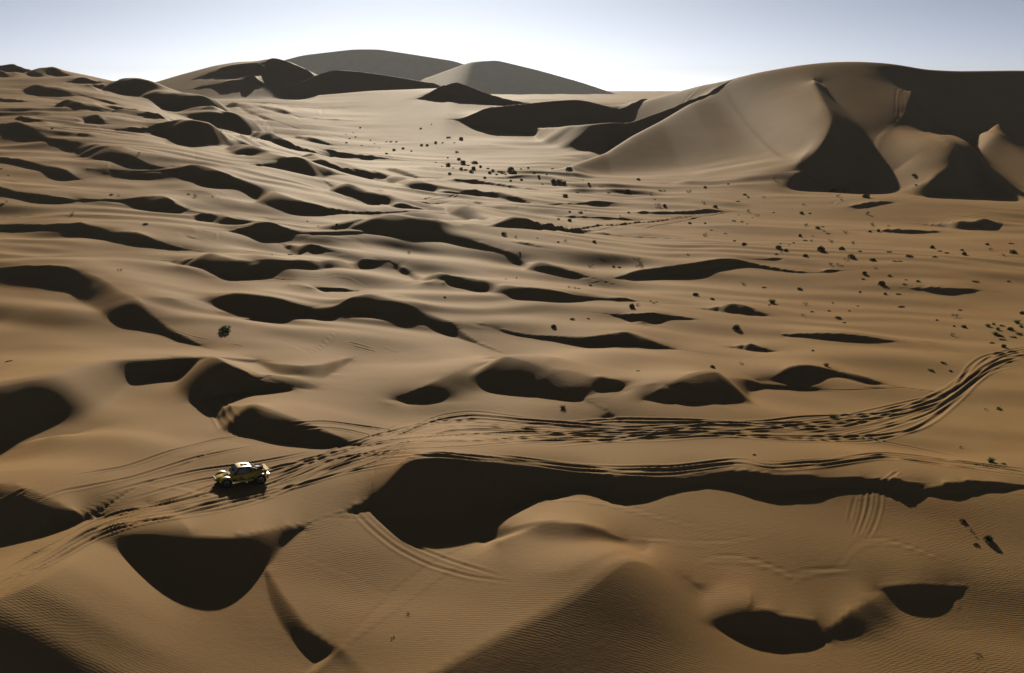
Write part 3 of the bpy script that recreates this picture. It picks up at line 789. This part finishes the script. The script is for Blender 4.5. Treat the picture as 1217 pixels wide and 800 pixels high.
def foliage(kind, r):
    V, F = [], []
    if kind == 'round':
        lob = [(r.uniform(-.24, .24), r.uniform(-.24, .24), r.uniform(.06, .26), r.uniform(.2, .32)) for _ in range(7)]
        for i in range(340):
            lx, ly, lz, lr = lob[i % 7]
            v = r.normal(size=3); v /= np.linalg.norm(v)
            p = np.array([lx, ly, lz]) + v * lr * r.uniform(0.5, 1.0)
            p[2] = max(p[2], 0.02)
            blade(V, F, p, v + np.array([0, 0, 0.5]), r.uniform(.12, .2), r.uniform(.07, .12), r, 0.2)
    elif kind == 'tuft':
        for i in range(130):
            a = r.uniform(0, 2 * math.pi); t = abs(r.normal(0.5, 0.35))
            d = np.array([math.cos(a) * t, math.sin(a) * t, 1.0])
            p = np.array([math.cos(a), math.sin(a), 0]) * r.uniform(0, .16); p[2] = -0.05
            blade(V, F, p, d, r.uniform(.45, .8), r.uniform(.02, .04), r, 0.25)
    elif kind == 'sparse':
        for c in range(5):
            cx, cy, cz = r.uniform(-.38, .38), r.uniform(-.3, .3), r.uniform(.12, .42)
            for i in range(20):
                p = np.array([cx, cy, cz]) + r.normal(size=3) * np.array([.09, .09, .08])
                p[2] = max(p[2], 0.01)
                blade(V, F, p, r.normal(size=3) + np.array([0, 0, .6]), r.uniform(.08, .16), r.uniform(.035, .07), r, 0.2)
    else:       # low: wide flat cushion of two or three heads
        for c in range(4):
            cx, cy, cr = r.uniform(-.42, .42), r.uniform(-.2, .2), r.uniform(.14, .24)
            for i in range(42):
                v = r.normal(size=3); v[2] = abs(v[2]); v /= np.linalg.norm(v)
                p = np.array([cx, cy, 0.0]) + v * cr * r.uniform(.55, 1.0)
                blade(V, F, p, v + np.array([0, 0, .3]), r.uniform(.08, .15), r.uniform(.04, .08), r, 0.25)
    return V, F

def mesh_from(name, parts):
    me = bpy.data.meshes.new(name)
    V, F, MI = [], [], []
    for k, (v, f, m) in enumerate(parts):
        o = len(V); V += [tuple(map(float, p)) for p in v]; F += [tuple(i + o for i in q) for q in f]; MI += [k] * len(f)
        me.materials.append(m)
    me.from_pydata(V, [], F); me.polygons.foreach_set('material_index', MI); me.update()
    return me

SHRUB = {}
for kind, mats in (('round', (M_GREEN, M_OLIVE)), ('tuft', (M_GREEN, M_DRY)), ('sparse', (M_OLIVE, M_DRY, M_GREEN)), ('low', (M_OLIVE, M_GREEN))):
    for v in range(3):
        r = np.random.default_rng(50 + v + 7 * len(kind))
        fv, ff = foliage(kind, r); sv, sf = stems(r, 7 if kind != 'tuft' else 4, 0.9, 0.5, 0.02)
        for m in mats:
            SHRUB[kind, v, m.name] = (mesh_from('shrub_' + kind, [(fv, ff, m), (sv, sf, M_STEM)]),
                                      mesh_from('shrub_foliage', [(fv, ff, m)]), mesh_from('shrub_stem', [(sv, sf, M_STEM)]))

# (px, py of the foot, width in px, kind, leaf, label, group)
PLAIN = ('scattered on the open sandy plain below the big dune', 'shrubs scattered on the sandy plain')
VALLEY = ('on the pale valley floor beyond the ridges', 'shrubs on the far valley floor')
DUNEF = ('in a hollow between the wind-shaped ridges', 'shrubs in the hollows of the dune field')
CLUMP = ('in the thick patch above the bend of the tracks', 'shrubs in the patch above the track bend')
KNOT = ('in the dense row crossing the valley floor', 'shrubs in the dense valley row')
SLOPE = ('on the gentle sand slope above the braided tracks', 'shrubs on the slope above the tracks')
def pts(txt):
    v = [float(t) for t in txt.split()]
    return [tuple(v[i:i + 3]) for i in range(0, len(v), 3)]
GROUPS = [
 (DUNEF, 'mix', pts('3 243 5 174 267 8 133 232 5 141 233 3 224 231 4 232 234 6 86 255 5 143 322 5 323 303 3 346 303 6 165 183 4 62 153 5 1 201 4 10 209 3 253 234 3 365 263 3 378 269 3 400 267 3 486 301 5 529 353 4 599 279 5 613 282 4 638 283 3 663 288 4 672 287 4 618 300 3 601 332 3 614 331 3 676 342 4 683 343 4 8 240 3')),
 (PLAIN, 'mix', pts('702 317 6 729 317 5 737 318 5 758 310 8 763 318 5 701 339 5 687 343 4 706 288 4 818 303 4 838 281 6 862 278 4 873 287 6 885 291 5 846 274 4 824 260 5 820 266 4 838 266 3 872 263 5 881 264 5 888 267 3 889 252 5 878 256 3 894 259 3 850 247 5 836 242 5 838 223 6 866 219 4 885 232 6 889 235 5 878 240 6 819 229 6 784 227 5 790 227 4 774 231 4 778 237 3 782 245 7 790 245 4 724 230 5 715 223 4 759 214 7 672 234 5 686 229 3 677 252 5 690 253 6 696 251 3 677 263 5 664 261 3 747 253 3 737 257 3 883 338 6 908 342 5 920 213 5 908 235 4 955 244 5 962 254 5 953 254 4 919 253 4 900 257 5 990 228 6 996 234 5 1000 238 4 1004 229 8 1029 235 7 1086 209 9 1089 220 4 1031 255 6 1037 269 6 1034 276 4 1044 275 4 1056 269 4 1004 277 6 984 278 5 979 275 4 972 272 5 978 270 4 957 269 6 951 281 4 958 286 5 964 287 4 966 281 3 987 288 6 1014 290 5 976 298 8 957 305 6 925 295 6 923 302 6 934 299 5 929 300 4 928 290 4 943 289 4 938 291 4 884 292 5 1000 297 6 1012 306 7 1022 299 5 1007 310 6 987 315 6 996 315 5 1001 316 4 1038 310 6 1040 319 5 1057 328 6 1047 338 7 1076 338 5 1058 300 6 1064 311 6 1070 311 5 1107 295 6 1111 306 6 1027 326 5 1025 332 5 1069 350 6 1022 348 4 1052 350 4 1173 291 8 1203 290 6 1204 301 7 1192 304 5 1177 297 5 1146 303 6 1143 298 4 1124 301 5 1117 299 5 1108 295 5 1199 335 5 1077 333 4 1091 335 4 1019 364 4 1010 370 4 990 361 4 957 362 5 965 371 5 954 375 4 1047 339 6 1022 347 4 1113 381 5 1146 389 5 1134 388 5 1141 369 5 1136 377 7 1132 399 6 1215 373 5')),
 (VALLEY, 'dark', pts('500 153 6 513 148 3 428 152 5 423 163 4 468 179 5 479 177 5 501 173 4 508 173 4 518 170 4 526 170 5 459 183 4 534 207 5 548 201 5 619 201 5 634 205 5 628 200 4 607 215 6 576 212 5 656 201 6 411 160 3 416 165 4 440 167 4 445 171 3 430 173 4 451 176 3 489 180 3 540 170 4 606 222 4 620 214 4 645 219 4 590 208 4 412 170 3 420 158 3 532 188 3 518 193 4 525 198 4 640 210 4 650 208 3 700 219 4 693 214 3')),
 (KNOT, 'dark', pts('459 169 5 465 169 6 471 169 6 532 164 8 548 166 7 543 181 7 545 190 6 550 194 9 556 197 6 533 197 7 565 195 9 563 201 7 571 199 5 580 201 5 582 206 6 593 204 6 597 205 9 607 203 10 612 206 6 601 208 5 560 205 6 658 217 8 664 217 9 670 218 6 539 200 5 554 202 6 586 203 5')),
 (CLUMP, 'green', pts('1174 388 8 1181 386 5 1192 388 7 1209 384 8 1183 398 9 1190 400 8 1193 404 8 1203 401 7 1210 397 9 1179 408 7 1193 413 6 1186 392 6 1200 392 6 1214 389 6')),
 (SLOPE, 'mix', pts('773 358 4 826 351 6 847 356 8 758 364 6 751 366 7 681 380 7 699 379 4 658 389 6 881 433 6 759 441 5 847 437 5 914 363 5 986 370 5 1003 384 5 966 417 6 1122 432 7 1105 440 8 1130 441 5 1171 487 4 1141 532 4 897 541 5 778 361 6')),
]
SINGLES = [
 (267, 394, 14, 'round', 'green_leaf', 'dense round green bush alone on the sand above the crossing tracks'),
 (9, 430, 11, 'low', 'green_leaf', 'loose olive bush on the flat sand behind the long soft crest'),
 (758, 310, 0, '', '', ''),
 (950, 344, 12, 'low', 'olive_leaf', 'wide straggling dark shrub on the slope behind two small mounds'),
 (918, 360, 12, 'tuft', 'green_leaf', 'upright green shrub with a long shadow above the small sand cone'),
 (995, 378, 11, 'low', 'olive_leaf', 'dark spreading shrub flanked by two little ones on open sand'),
 (875, 391, 10, 'round', 'olive_leaf', 'dark round shrub above the tiny sand cone'),
 (982, 435, 9, 'tuft', 'dry_leaf', 'yellowish dry tuft on the crest of the twin mounds'),
 (1071, 365, 12, 'low', 'olive_leaf', 'broad black-green shrub below the low flat mound on the plain'),
 (1158, 335, 12, 'low', 'green_leaf', 'bushy green shrub at the tail of the flat dark mound'),
 (1081, 305, 12, 'low', 'olive_leaf', 'wide grey-green shrub on a small sand heap on the plain'),
 (669, 485, 9, 'tuft', 'green_leaf', 'little green tuft below the dark pocket above the tracks'),
 (990, 497, 13, 'tuft', 'green_leaf', 'tall green grass tuft at the edge of the braided tracks'),
 (1187, 486, 12, 'low', 'green_leaf', 'dark green shrub on the slope right below the track bend'),
 (1178, 549, 13, 'tuft', 'green_leaf', 'bright green grass tuft beside the lower tracks'),
 (1193, 552, 8, 'low', 'olive_leaf', 'small brown shrub next to the bright green grass tuft'),
 (1145, 619, 11, 'low', 'olive_leaf', 'dark shrub uppermost of four on the sand below the lens-shaped shadow'),
 (1154, 631, 7, 'sparse', 'dry_leaf', 'thin dry sprig between the three dark shrubs'),
 (1175, 642, 12, 'round', 'green_leaf', 'largest green shrub of the four below the lens-shaped shadow'),
 (1161, 648, 10, 'low', 'olive_leaf', 'low dark shrub lowest of the four on rippled sand'),
 (746, 230, 10, 'round', 'olive_leaf', 'round dark bush standing out on the plain below the dune wing'),
 (677, 203, 9, 'round', 'olive_leaf', 'round dark bush at the foot of the black slip face'),
 (1162, 778, 9, 'sparse', 'dry_leaf', 'dead dry twig lying on the rippled sand'),
 (485, 730, 6, 'sparse', 'dry_leaf', 'bare upright dead sprig in the smooth sand bowl'),
 (467, 758, 7, 'sparse', 'dry_leaf', 'flat dead twig heap in the smooth sand bowl'),
]
def place_shrubs():
    r = np.random.default_rng(99)
    for (label, grp), style, items in GROUPS:
        px = np.array([i[0] for i in items]); py = np.array([i[1] for i in items]); wd = np.array([i[2] for i in items])
        X, Y, Z = surf.hit(px, py)
        for x, y, z, w in zip(X, Y, Z, wd):
            size = w * math.hypot(y, CAM_H) / FPX * (0.9 if style == 'dark' else 1.25)
            if style == 'dark': kind, leaf = r.choice(['round', 'low']), 'olive_leaf'
            elif style == 'green': kind, leaf = r.choice(['tuft', 'low', 'round']), 'green_leaf'
            else:
                kind = r.choice(['round', 'sparse', 'low', 'low'])
                leaf = r.choice(['olive_leaf', 'green_leaf']) if kind in ('round', 'low') else r.choice(['olive_leaf', 'dry_leaf', 'green_leaf'])
            if kind == 'tuft' : leaf = 'green_leaf'
            me = SHRUB[kind, int(r.integers(3)), leaf][0]
            ob = bpy.data.objects.new('desert_shrub', me)
            ob.location = (x, y, z - 0.02); ob.rotation_euler = (0, 0, r.uniform(0, 6.28))
            ob.scale = (size, size, size * r.uniform(0.75, 1.1))
            look = {'round': 'rounded', 'low': 'low spreading', 'sparse': 'thin open', 'tuft': 'spiky'}[str(kind)] + ' ' + {'olive_leaf': 'dark olive', 'green_leaf': 'green', 'dry_leaf': 'dry brown'}[str(leaf)]
            ob['label'] = look + ' shrub ' + label; ob['category'] = 'shrub'; ob['group'] = look + ' ' + grp
            COL.objects.link(ob)
    for px, py, w, kind, leaf, label in SINGLES:
        if not kind: continue
        X, Y, Z = (float(a[0]) for a in surf.hit([px], [py]))
        size = w * math.hypot(Y, CAM_H) / FPX * 1.0
        _, fo, st = SHRUB[kind, int(r.integers(3)), leaf]
        name = 'dead_twig' if 'twig' in label or 'sprig' in label else ('grass_tuft' if kind == 'tuft' else 'desert_bush')
        e = bpy.data.objects.new(name, None)
        e.location = (X, Y, Z - 0.02); e.rotation_euler = (0, 0, r.uniform(0, 6.28)); e.scale = (size, size, size * (0.55 if 'flat' in label or 'lying' in label else 0.95))
        e['label'] = label; e['category'] = {'dead_twig': 'twig', 'grass_tuft': 'grass tuft', 'desert_bush': 'bush'}[name]
        COL.objects.link(e)
        for nm, me in (('foliage', fo), ('stem', st)):
            c = bpy.data.objects.new(nm, me); c.parent = e; COL.objects.link(c)
place_shrubs()

# ---------------------------------------------------------------- rally buggy
M_YEL = simple_mat('yellow_paint', (0.85, 0.50, 0.005), 0.45, 0.35, (2.2, (0.74, 0.40, 0.005)), coat=0.15)
M_WHT = simple_mat('white_paint', (0.85, 0.60, 0.13), 0.45, 0.4, (3.0, (0.75, 0.52, 0.14)), coat=0.3)
M_ORG = simple_mat('orange_paint', (0.45, 0.12, 0.02), 0.4, 0.5, coat=0.3)
M_BLK = simple_mat('black_plastic', (0.012, 0.012, 0.012), 0.6, 0.4)
M_RUB = simple_mat('dusty_rubber', (0.018, 0.016, 0.014), 0.9, 0.2, (6.0, (0.05, 0.04, 0.028)))
M_RIM = simple_mat('alloy_rim', (0.35, 0.33, 0.30), 0.35, 0.5, metallic=0.8)
M_GLS = simple_mat('tinted_glass', (0.015, 0.025, 0.032), 0.08, 0.6)
M_LMP = simple_mat('lamp_glass', (0.6, 0.6, 0.55), 0.15, 0.6)
M_RED = simple_mat('red_lens', (0.35, 0.02, 0.015), 0.25, 0.5)

def loft(secs, n=20, expo=3.0):
    """secs: (x, zc, half width, half height[, expo]) -> closed skin along x"""
    V, F = [], []
    for sct in secs:
        x, zc, hw, hh = sct[:4]; ex = sct[4] if len(sct) > 4 else expo
        for k in range(n):
            a = 2 * math.pi * (k + 0.5) / n
            c, s_ = math.cos(a), math.sin(a)
            V.append((x, hw * math.copysign(abs(c) ** (2 / ex), c), zc + hh * math.copysign(abs(s_) ** (2 / ex), s_)))
    m = len(secs)
    for j in range(m - 1):
        for k in range(n):
            F.append((j * n + k, j * n + (k + 1) % n, (j + 1) * n + (k + 1) % n, (j + 1) * n + k))
    F.append(tuple(range(n))); F.append(tuple((m - 1) * n + k for k in range(n))[::-1])
    return V, F

def tube(pts_, rad, n=6):
    V, F = [], []
    P = [np.array(p, float) for p in pts_]
    for i, p in enumerate(P):
        d = P[min(i + 1, len(P) - 1)] - P[max(i - 1, 0)]; d /= np.linalg.norm(d) + 1e-9
        u = np.cross(d, [0.31, 0.2, 1.0]); u /= np.linalg.norm(u); w = np.cross(d, u)
        for k in range(n):
            a = 2 * math.pi * k / n
            V.append(tuple(p + (u * math.cos(a) + w * math.sin(a)) * rad))
    for i in range(len(P) - 1):
        for k in range(n):
            F.append((i * n + k, i * n + (k + 1) % n, (i + 1) * n + (k + 1) % n, (i + 1) * n + k))
    F.append(tuple(range(n))[::-1]); F.append(tuple((len(P) - 1) * n + k for k in range(n)))
    return V, F

def lathe(prof, n=28):
    """profile of (y, r) round the y axis"""
    V, F = [], []
    for y, r in prof:
        for k in range(n):
            a = 2 * math.pi * k / n
            V.append((r * math.cos(a), y, r * math.sin(a)))
    m = len(prof)
    for j in range(m - 1):
        for k in range(n):
            F.append((j * n + k, (j + 1) * n + k, (j + 1) * n + (k + 1) % n, j * n + (k + 1) % n))
    return V, F

def plate(quads, thick=0.02):
    """thin closed plates from corner lists"""
    V, F = [], []
    for q in quads:
        q = [np.array(p, float) for p in q]
        nrm = np.cross(q[1] - q[0], q[-1] - q[0]); nrm /= np.linalg.norm(nrm)
        k = len(V); n = len(q)
        V += [tuple(p + nrm * thick / 2) for p in q] + [tuple(p - nrm * thick / 2) for p in q]
        F.append(tuple(k + i for i in range(n))); F.append(tuple(k + n + i for i in reversed(range(n))))
        for i in range(n):
            F.append((k + i, k + n + i, k + n + (i + 1) % n, k + (i + 1) % n))
    return V, F

def merge(*parts):
    V, F = [], []
    for v, f in parts:
        o = len(V); V += list(v); F += [tuple(i + o for i in q) for q in f]
    return V, F

def mobj(name, vf, mat, parent, smooth=True, bevel=0.0, label=None):
    me = bpy.data.meshes.new(name)
    me.from_pydata([tuple(map(float, v)) for v in vf[0]], [], vf[1])
    bm = bmesh.new(); bm.from_mesh(me); bmesh.ops.recalc_face_normals(bm, faces=bm.faces)
    if bevel:
        es = [e for e in bm.edges if len(e.link_faces) == 2 and e.calc_face_angle(0) > 0.6]
        bmesh.ops.bevel(bm, geom=es, offset=bevel, segments=2, affect='EDGES', profile=0.6)
    bm.to_mesh(me); bm.free()
    me.materials.append(mat)
    if smooth:
        me.polygons.foreach_set('use_smooth', [True] * len(me.polygons))
        me.set_sharp_from_angle(angle=math.radians(40))
    ob = bpy.data.objects.new(name, me); ob.parent = parent; COL.objects.link(ob)
    if label: ob['label'] = label
    return ob

def arch(cx, cz, y0, y1, r0, r1, a0, a1, drop=0.0, n=14):
    """mudguard: a curved shell over a wheel"""
    V, F = [], []
    for k in range(n + 1):
        a = a0 + (a1 - a0) * k / n
        for (y, r) in ((y0, r0), (y0, r1), ((y0 + y1) / 2, r1 + 0.025), (y1, r1 - drop), (y1, r0 - drop)):
            V.append((cx + r * math.cos(a), y, cz + r * math.sin(a)))
    for k in range(n):
        for j in range(5):
            F.append((k * 5 + j, k * 5 + (j + 1) % 5, (k + 1) * 5 + (j + 1) % 5, (k + 1) * 5 + j))
    F.append(tuple(range(5))); F.append(tuple(n * 5 + j for j in reversed(range(5))))
    return V, F

def make_wheel_meshes():
    R, w = 0.45, 0.16
    tyre = lathe([(-w * .8, R * .62), (-w, R * .72), (-w, R * .9), (-w * .82, R * .985), (w * .82, R * .985), (w, R * .9), (w, R * .72), (w * .8, R * .62), (-w * .8, R * .62)], 32)
    lugs = []
    for k in range(24):
        a = 2 * math.pi * k / 24
        for s_ in (-1, 1):
            aa = a + (0.13 if s_ > 0 else 0)
            q = []
            for (yy, da) in ((0.015 * s_, -.035), (w * .9 * s_, -.05), (w * .9 * s_, .05), (0.015 * s_, .035)):
                q.append(((R * 1.0) * math.cos(aa + da), yy, (R * 1.0) * math.sin(aa + da)))
            lugs.append(plate([q], 0.03))
    rim = lathe([(-w * .75, R * .63), (-w * .3, R * .57), (w * .4, R * .55), (w * .75, R * .63)], 28)
    disc = lathe([(w * .42, R * .56), (w * .5, R * .3), (w * .62, R * .14), (w * .62, 0.001)], 28)
    spokes = plate([[(R * .1 * math.cos(a - 1.2), w * .6, R * .1 * math.sin(a - 1.2)), (R * .58 * math.cos(a - .13), w * .62, R * .58 * math.sin(a - .13)),
                     (R * .58 * math.cos(a + .13), w * .62, R * .58 * math.sin(a + .13)), (R * .1 * math.cos(a + 1.2), w * .6, R * .1 * math.sin(a + 1.2))] for a in [k * 2 * math.pi / 6 for k in range(6)]], 0.03)
    return merge(tyre, *lugs), merge(rim, disc), spokes

def make_car():
    hx, hy, hz = (a for a in surf.hit([286.0], [573.5]))
    loc = np.array([hx[0], hy[0]])
    head = math.radians(180 + 27)
    fwd = np.array([math.cos(head), math.sin(head)]); lft = np.array([-fwd[1], fwd[0]])
    def zat(p): return float(surf.height(np.array([p[0]]), np.array([p[1]]))[0])
    zf = (zat(loc + fwd * 1.4 + lft * .85) + zat(loc + fwd * 1.4 - lft * .85)) / 2
    zr = (zat(loc - fwd * 1.45 + lft * .85) + zat(loc - fwd * 1.45 - lft * .85)) / 2
    zl = (zat(loc + fwd * 1.4 + lft * .85) + zat(loc - fwd * 1.45 + lft * .85)) / 2
    zq = (zat(loc + fwd * 1.4 - lft * .85) + zat(loc - fwd * 1.45 - lft * .85)) / 2
    pitch = math.atan2(zf - zr, 2.85); roll = math.atan2(zl - zq, 1.7)
    car = bpy.data.objects.new('rally_buggy', None); COL.objects.link(car)
    car.location = (loc[0], loc[1], (zf + zr) / 2 - 0.05)
    car.rotation_euler = (roll, -pitch, head)
    car.scale = (1.0, 1.04, 0.9)
    car['label'] = 'yellow and white rally buggy crossing the sand beside fresh tyre tracks'; car['category'] = 'rally car'
    # hull and skin
    mobj('chassis', loft([(2.0, .50, .42, .08), (1.2, .46, .5, .1), (-1.6, .46, .56, .1), (-1.95, .55, .5, .08)], 16, 5), M_BLK, car)
    mobj('body', merge(
        loft([(2.12, .66, .30, .07), (2.02, .70, .40, .13), (1.6, .76, .46, .19), (1.1, .80, .54, .24), (.62, .82, .72, .30), (.30, .82, .83, .32), (-.35, .83, .86, .33), (-.75, .86, .82, .35), (-1.15, .90, .68, .33), (-1.7, .92, .60, .28), (-2.02, .93, .52, .20), (-2.10, .93, .42, .12)], 24, 3.4)), M_YEL, car)
    hd = mobj('hood', loft([(1.95, .80, .24, .03), (1.5, .93, .32, .05), (1.0, 1.03, .38, .06), (.72, 1.08, .42, .06)], 16, 3), M_YEL, car)
    mobj('air_scoop', plate([[(1.42, -.16, .995), (1.05, -.18, 1.11), (1.05, .18, 1.11), (1.42, .16, .995)]], 0.03), M_BLK, hd, False)
    # cabin: dark glasshouse, pillars, roof
    cab = mobj('cabin', loft([(.82, 1.06, .66, .06), (.55, 1.22, .66, .22), (.25, 1.36, .63, .32), (-.35, 1.38, .62, .32), (-.72, 1.32, .60, .26), (-1.0, 1.16, .54, .12)], 20, 4.2), M_BLK, car)
    mobj('windscreen', plate([[(.80, -.56, 1.13), (.80, .56, 1.13), (.335, .50, 1.655), (.335, -.50, 1.655)]], 0.025), M_GLS, car, False)
    for s_ in (-1, 1):
        mobj('side_window', plate([[(.50, .685 * s_, 1.15), (-.18, .69 * s_, 1.15), (-.22, .615 * s_, 1.58), (.22, .615 * s_, 1.58)]], 0.02), M_GLS, car, False)
        mobj('rear_quarter_window', plate([[(-.26, .685 * s_, 1.17), (-.72, .66 * s_, 1.17), (-.62, .60 * s_, 1.50), (-.28, .61 * s_, 1.57)]], 0.02), M_GLS, car, False)
        mobj('pillar', merge(tube([(.84, .60 * s_, 1.08), (.56, .63 * s_, 1.40), (.28, .57 * s_, 1.69)], .035), tube([(-.22, .70 * s_, 1.12), (-.25, .62 * s_, 1.66)], .035), tube([(-1.02, .60 * s_, 1.10), (-.70, .58 * s_, 1.62)], .04)), M_YEL, car)
        dr = mobj('door', plate([[(.48, .868 * s_, .64), (-.40, .885 * s_, .64), (-.40, .872 * s_, 1.05), (-.1, .86 * s_, 1.10), (.40, .80 * s_, 1.06)]], 0.03), M_YEL, car, True, 0.008)
        mobj('stripe', plate([[(.42, .895 * s_, .66), (-.1, .905 * s_, .66), (.1, .89 * s_, .98), (.30, .87 * s_, .98)]], 0.012), M_ORG, dr, False)
        mobj('number_panel', plate([[(-.12, .905 * s_, .70), (-.36, .908 * s_, .70), (-.36, .90 * s_, .96), (-.08, .893 * s_, .96)]], 0.012), M_WHT, dr, False)
        mobj('mirror', merge(tube([(.60, .66 * s_, 1.16), (.62, .84 * s_, 1.20)], .015), loft([(.66, 1.24, .02, .02), (.62, 1.24, .09, .075), (.57, 1.24, .085, .07)], 12, 3)), M_BLK, car).location = (0, .0, 0)
        mobj('side_sill', loft([(.78, .50, .06, .05), (.6, .50, .09, .08), (-.7, .50, .09, .08), (-.9, .50, .06, .05)], 10, 3), M_WHT, car).location = (0, .83 * s_, 0)
        # mudguards: bulging front ones, flat flared rear ones
        mobj('front_fender', merge(arch(1.38, .45, .52 * s_, 1.02 * s_, .50, .56, math.radians(15), math.radians(165), .03)), M_YEL, car)
        mobj('fender_top', arch(1.38, .45, .60 * s_, .94 * s_, .565, .60, math.radians(55), math.radians(135), .0), M_YEL, car)
        mobj('rear_fender', merge(arch(-1.45, .47, .55 * s_, 1.06 * s_, .52, .57, math.radians(25), math.radians(160), .03),
             plate([[(-1.2, .6 * s_, 1.06), (-2.15, .6 * s_, 1.00), (-2.2, 1.02 * s_, .96), (-1.35, 1.05 * s_, 1.04)]], 0.05)), M_WHT, car)
        mobj('mud_flap', plate([[(-2.02, .68 * s_, .86), (-2.02, 1.02 * s_, .86), (-2.06, 1.02 * s_, .42), (-2.06, .68 * s_, .42)]], 0.02), M_BLK, car, False)
        hl = mobj('headlight', loft([(2.06, .72, .07, .07), (2.09, .72, .085, .085), (2.12, .72, .06, .06)], 14, 2), M_LMP, car); hl.location = (-.06, .30 * s_, 0.02)
        tl = mobj('tail_light', loft([(-2.10, .98, .06, .05), (-2.14, .98, .05, .04)], 12, 3), M_RED, car); tl.location = (-.02, .40 * s_, -.02)
        mobj('wishbone', merge(tube([(1.55, .42 * s_, .48), (1.38, .80 * s_, .45)], .03), tube([(1.15, .45 * s_, .50), (1.36, .80 * s_, .45)], .03), tube([(-1.2, .5 * s_, .48), (-1.44, .82 * s_, .45)], .035), tube([(-1.7, .5 * s_, .5), (-1.46, .82 * s_, .45)], .035)), M_BLK, car)
    rf = mobj('roof', loft([(.36, 1.685, .50, .012), (.25, 1.705, .58, .03), (-.1, 1.72, .60, .035), (-.55, 1.70, .58, .032), (-.78, 1.655, .50, .015)], 18, 4), M_WHT, car)
    mobj('roof_scoop', loft([(.0, 1.77, .12, .02), (-.06, 1.80, .15, .06), (-.45, 1.79, .13, .05), (-.6, 1.745, .10, .01)], 14, 3), M_YEL, rf)
    mobj('antenna', tube([(-.6, .35, 1.72), (-.75, .36, 2.35)], .008), M_BLK, rf)
    mobj('light_bar', merge(loft([(2.10, .80, .44, .03), (2.16, .80, .42, .03)], 12, 3), tube([(2.02, -.42, .58), (2.2, -.3, .60), (2.2, .3, .60), (2.02, .42, .58)], .03)), M_BLK, car)
    # rear deck: engine cover, cage of yellow tubes and two spare wheels
    mobj('engine_cover', loft([(-.85, 1.22, .40, .06), (-1.1, 1.22, .40, .14), (-1.6, 1.16, .38, .12), (-1.95, 1.10, .34, .05)], 16, 3.5), M_BLK, car)
    cage = []
    for s_ in (-1, 1):
        cage += [tube([(-.72, .58 * s_, 1.62), (-1.2, .56 * s_, 1.42), (-1.75, .52 * s_, 1.20), (-2.1, .48 * s_, 1.06)], .035),
                 tube([(-1.2, .56 * s_, 1.42), (-1.15, .58 * s_, 1.08)], .03), tube([(-1.6, .53 * s_, 1.26), (-1.9, .5 * s_, 1.02)], .03)]
    cage += [tube([(-1.2, -.56, 1.42), (-1.2, .56, 1.42)], .03), tube([(-1.75, -.52, 1.20), (-1.75, .52, 1.20)], .03), tube([(-1.2, -.56, 1.42), (-1.75, .52, 1.20)], .025), tube([(-1.2, .56, 1.42), (-1.75, -.52, 1.20)], .025)]
    mobj('rear_cage', merge(*cage), M_YEL, car)
    mobj('rear_wing', merge(plate([[(-1.9, -.72, 1.24), (-1.9, .72, 1.24), (-2.2, .72, 1.30), (-2.2, -.72, 1.30)]], .03), plate([[(-1.95, .4, 1.22), (-2.15, .4, 1.26), (-2.05, .4, 1.0)]], .02), plate([[(-1.95, -.4, 1.22), (-2.15, -.4, 1.26), (-2.05, -.4, 1.0)]], .02)), M_YEL, car, False)
    mobj('exhaust', tube([(-1.9, -.12, .78), (-2.22, -.14, .82)], .05, 10), M_RIM, car)
    ty, ri, spk = make_wheel_meshes()
    proto = {}
    def wheel(name, loc_, rot):
        if not proto:
            w_ = bpy.data.objects.new(name, None); COL.objects.link(w_); w_.parent = car
            proto['t'] = mobj('tyre', ty, M_RUB, w_); proto['r'] = mobj('rim', ri, M_RIM, w_); proto['s'] = mobj('spoke', spk, M_BLK, w_, False)
        else:
            w_ = bpy.data.objects.new(name, None); COL.objects.link(w_); w_.parent = car
            for o in proto.values():
                c = o.copy(); c.parent = w_; COL.objects.link(c)
        w_.location = loc_; w_.rotation_euler = rot
    for s_ in (-1, 1):
        flip = 0 if s_ > 0 else math.pi
        wheel('wheel', (1.38, .88 * s_, .45), (0, .3, flip + math.radians(9)))
        wheel('wheel', (-1.45, .90 * s_, .45), (0, .9, flip))
    wheel('spare_wheel', (-1.42, .0, 1.34), (math.radians(90), 0, 0))
    return car
make_car()

# ---------------------------------------------------------------- haze
def make_haze():
    bm = bmesh.new()
    x0, x1, y0, y1, z0, z1 = -9000, 9000, -300, 9500, grid.Z.min() - 1.0, max(grid.Z.max(), CAM_H) + 12
    v = [bm.verts.new((x, y, z)) for z in (z0, z1) for y in (y0, y1) for x in (x0, x1)]
    for f in ((0, 2, 3, 1), (4, 5, 7, 6), (0, 1, 5, 4), (2, 6, 7, 3), (0, 4, 6, 2), (1, 3, 7, 5)):
        bm.faces.new([v[i] for i in f])
    me = bpy.data.meshes.new('haze'); bm.to_mesh(me); bm.free()
    m = bpy.data.materials.new('haze'); m.use_nodes = True
    n = m.node_tree.nodes; n.clear()
    o = n.new('ShaderNodeOutputMaterial'); p = n.new('ShaderNodeVolumePrincipled')
    p.inputs['Color'].default_value = (0.93, 0.95, 1.0, 1)
    p.inputs['Density'].default_value = 0.00006
    p.inputs['Anisotropy'].default_value = 0.0
    m.node_tree.links.new(p.outputs[0], o.inputs['Volume'])
    me.materials.append(m)
    ob = bpy.data.objects.new('haze', me); ob['kind'] = 'stuff'; ob['label'] = 'thin pale dust haze hanging over the dunes'
    COL.objects.link(ob)
make_haze()
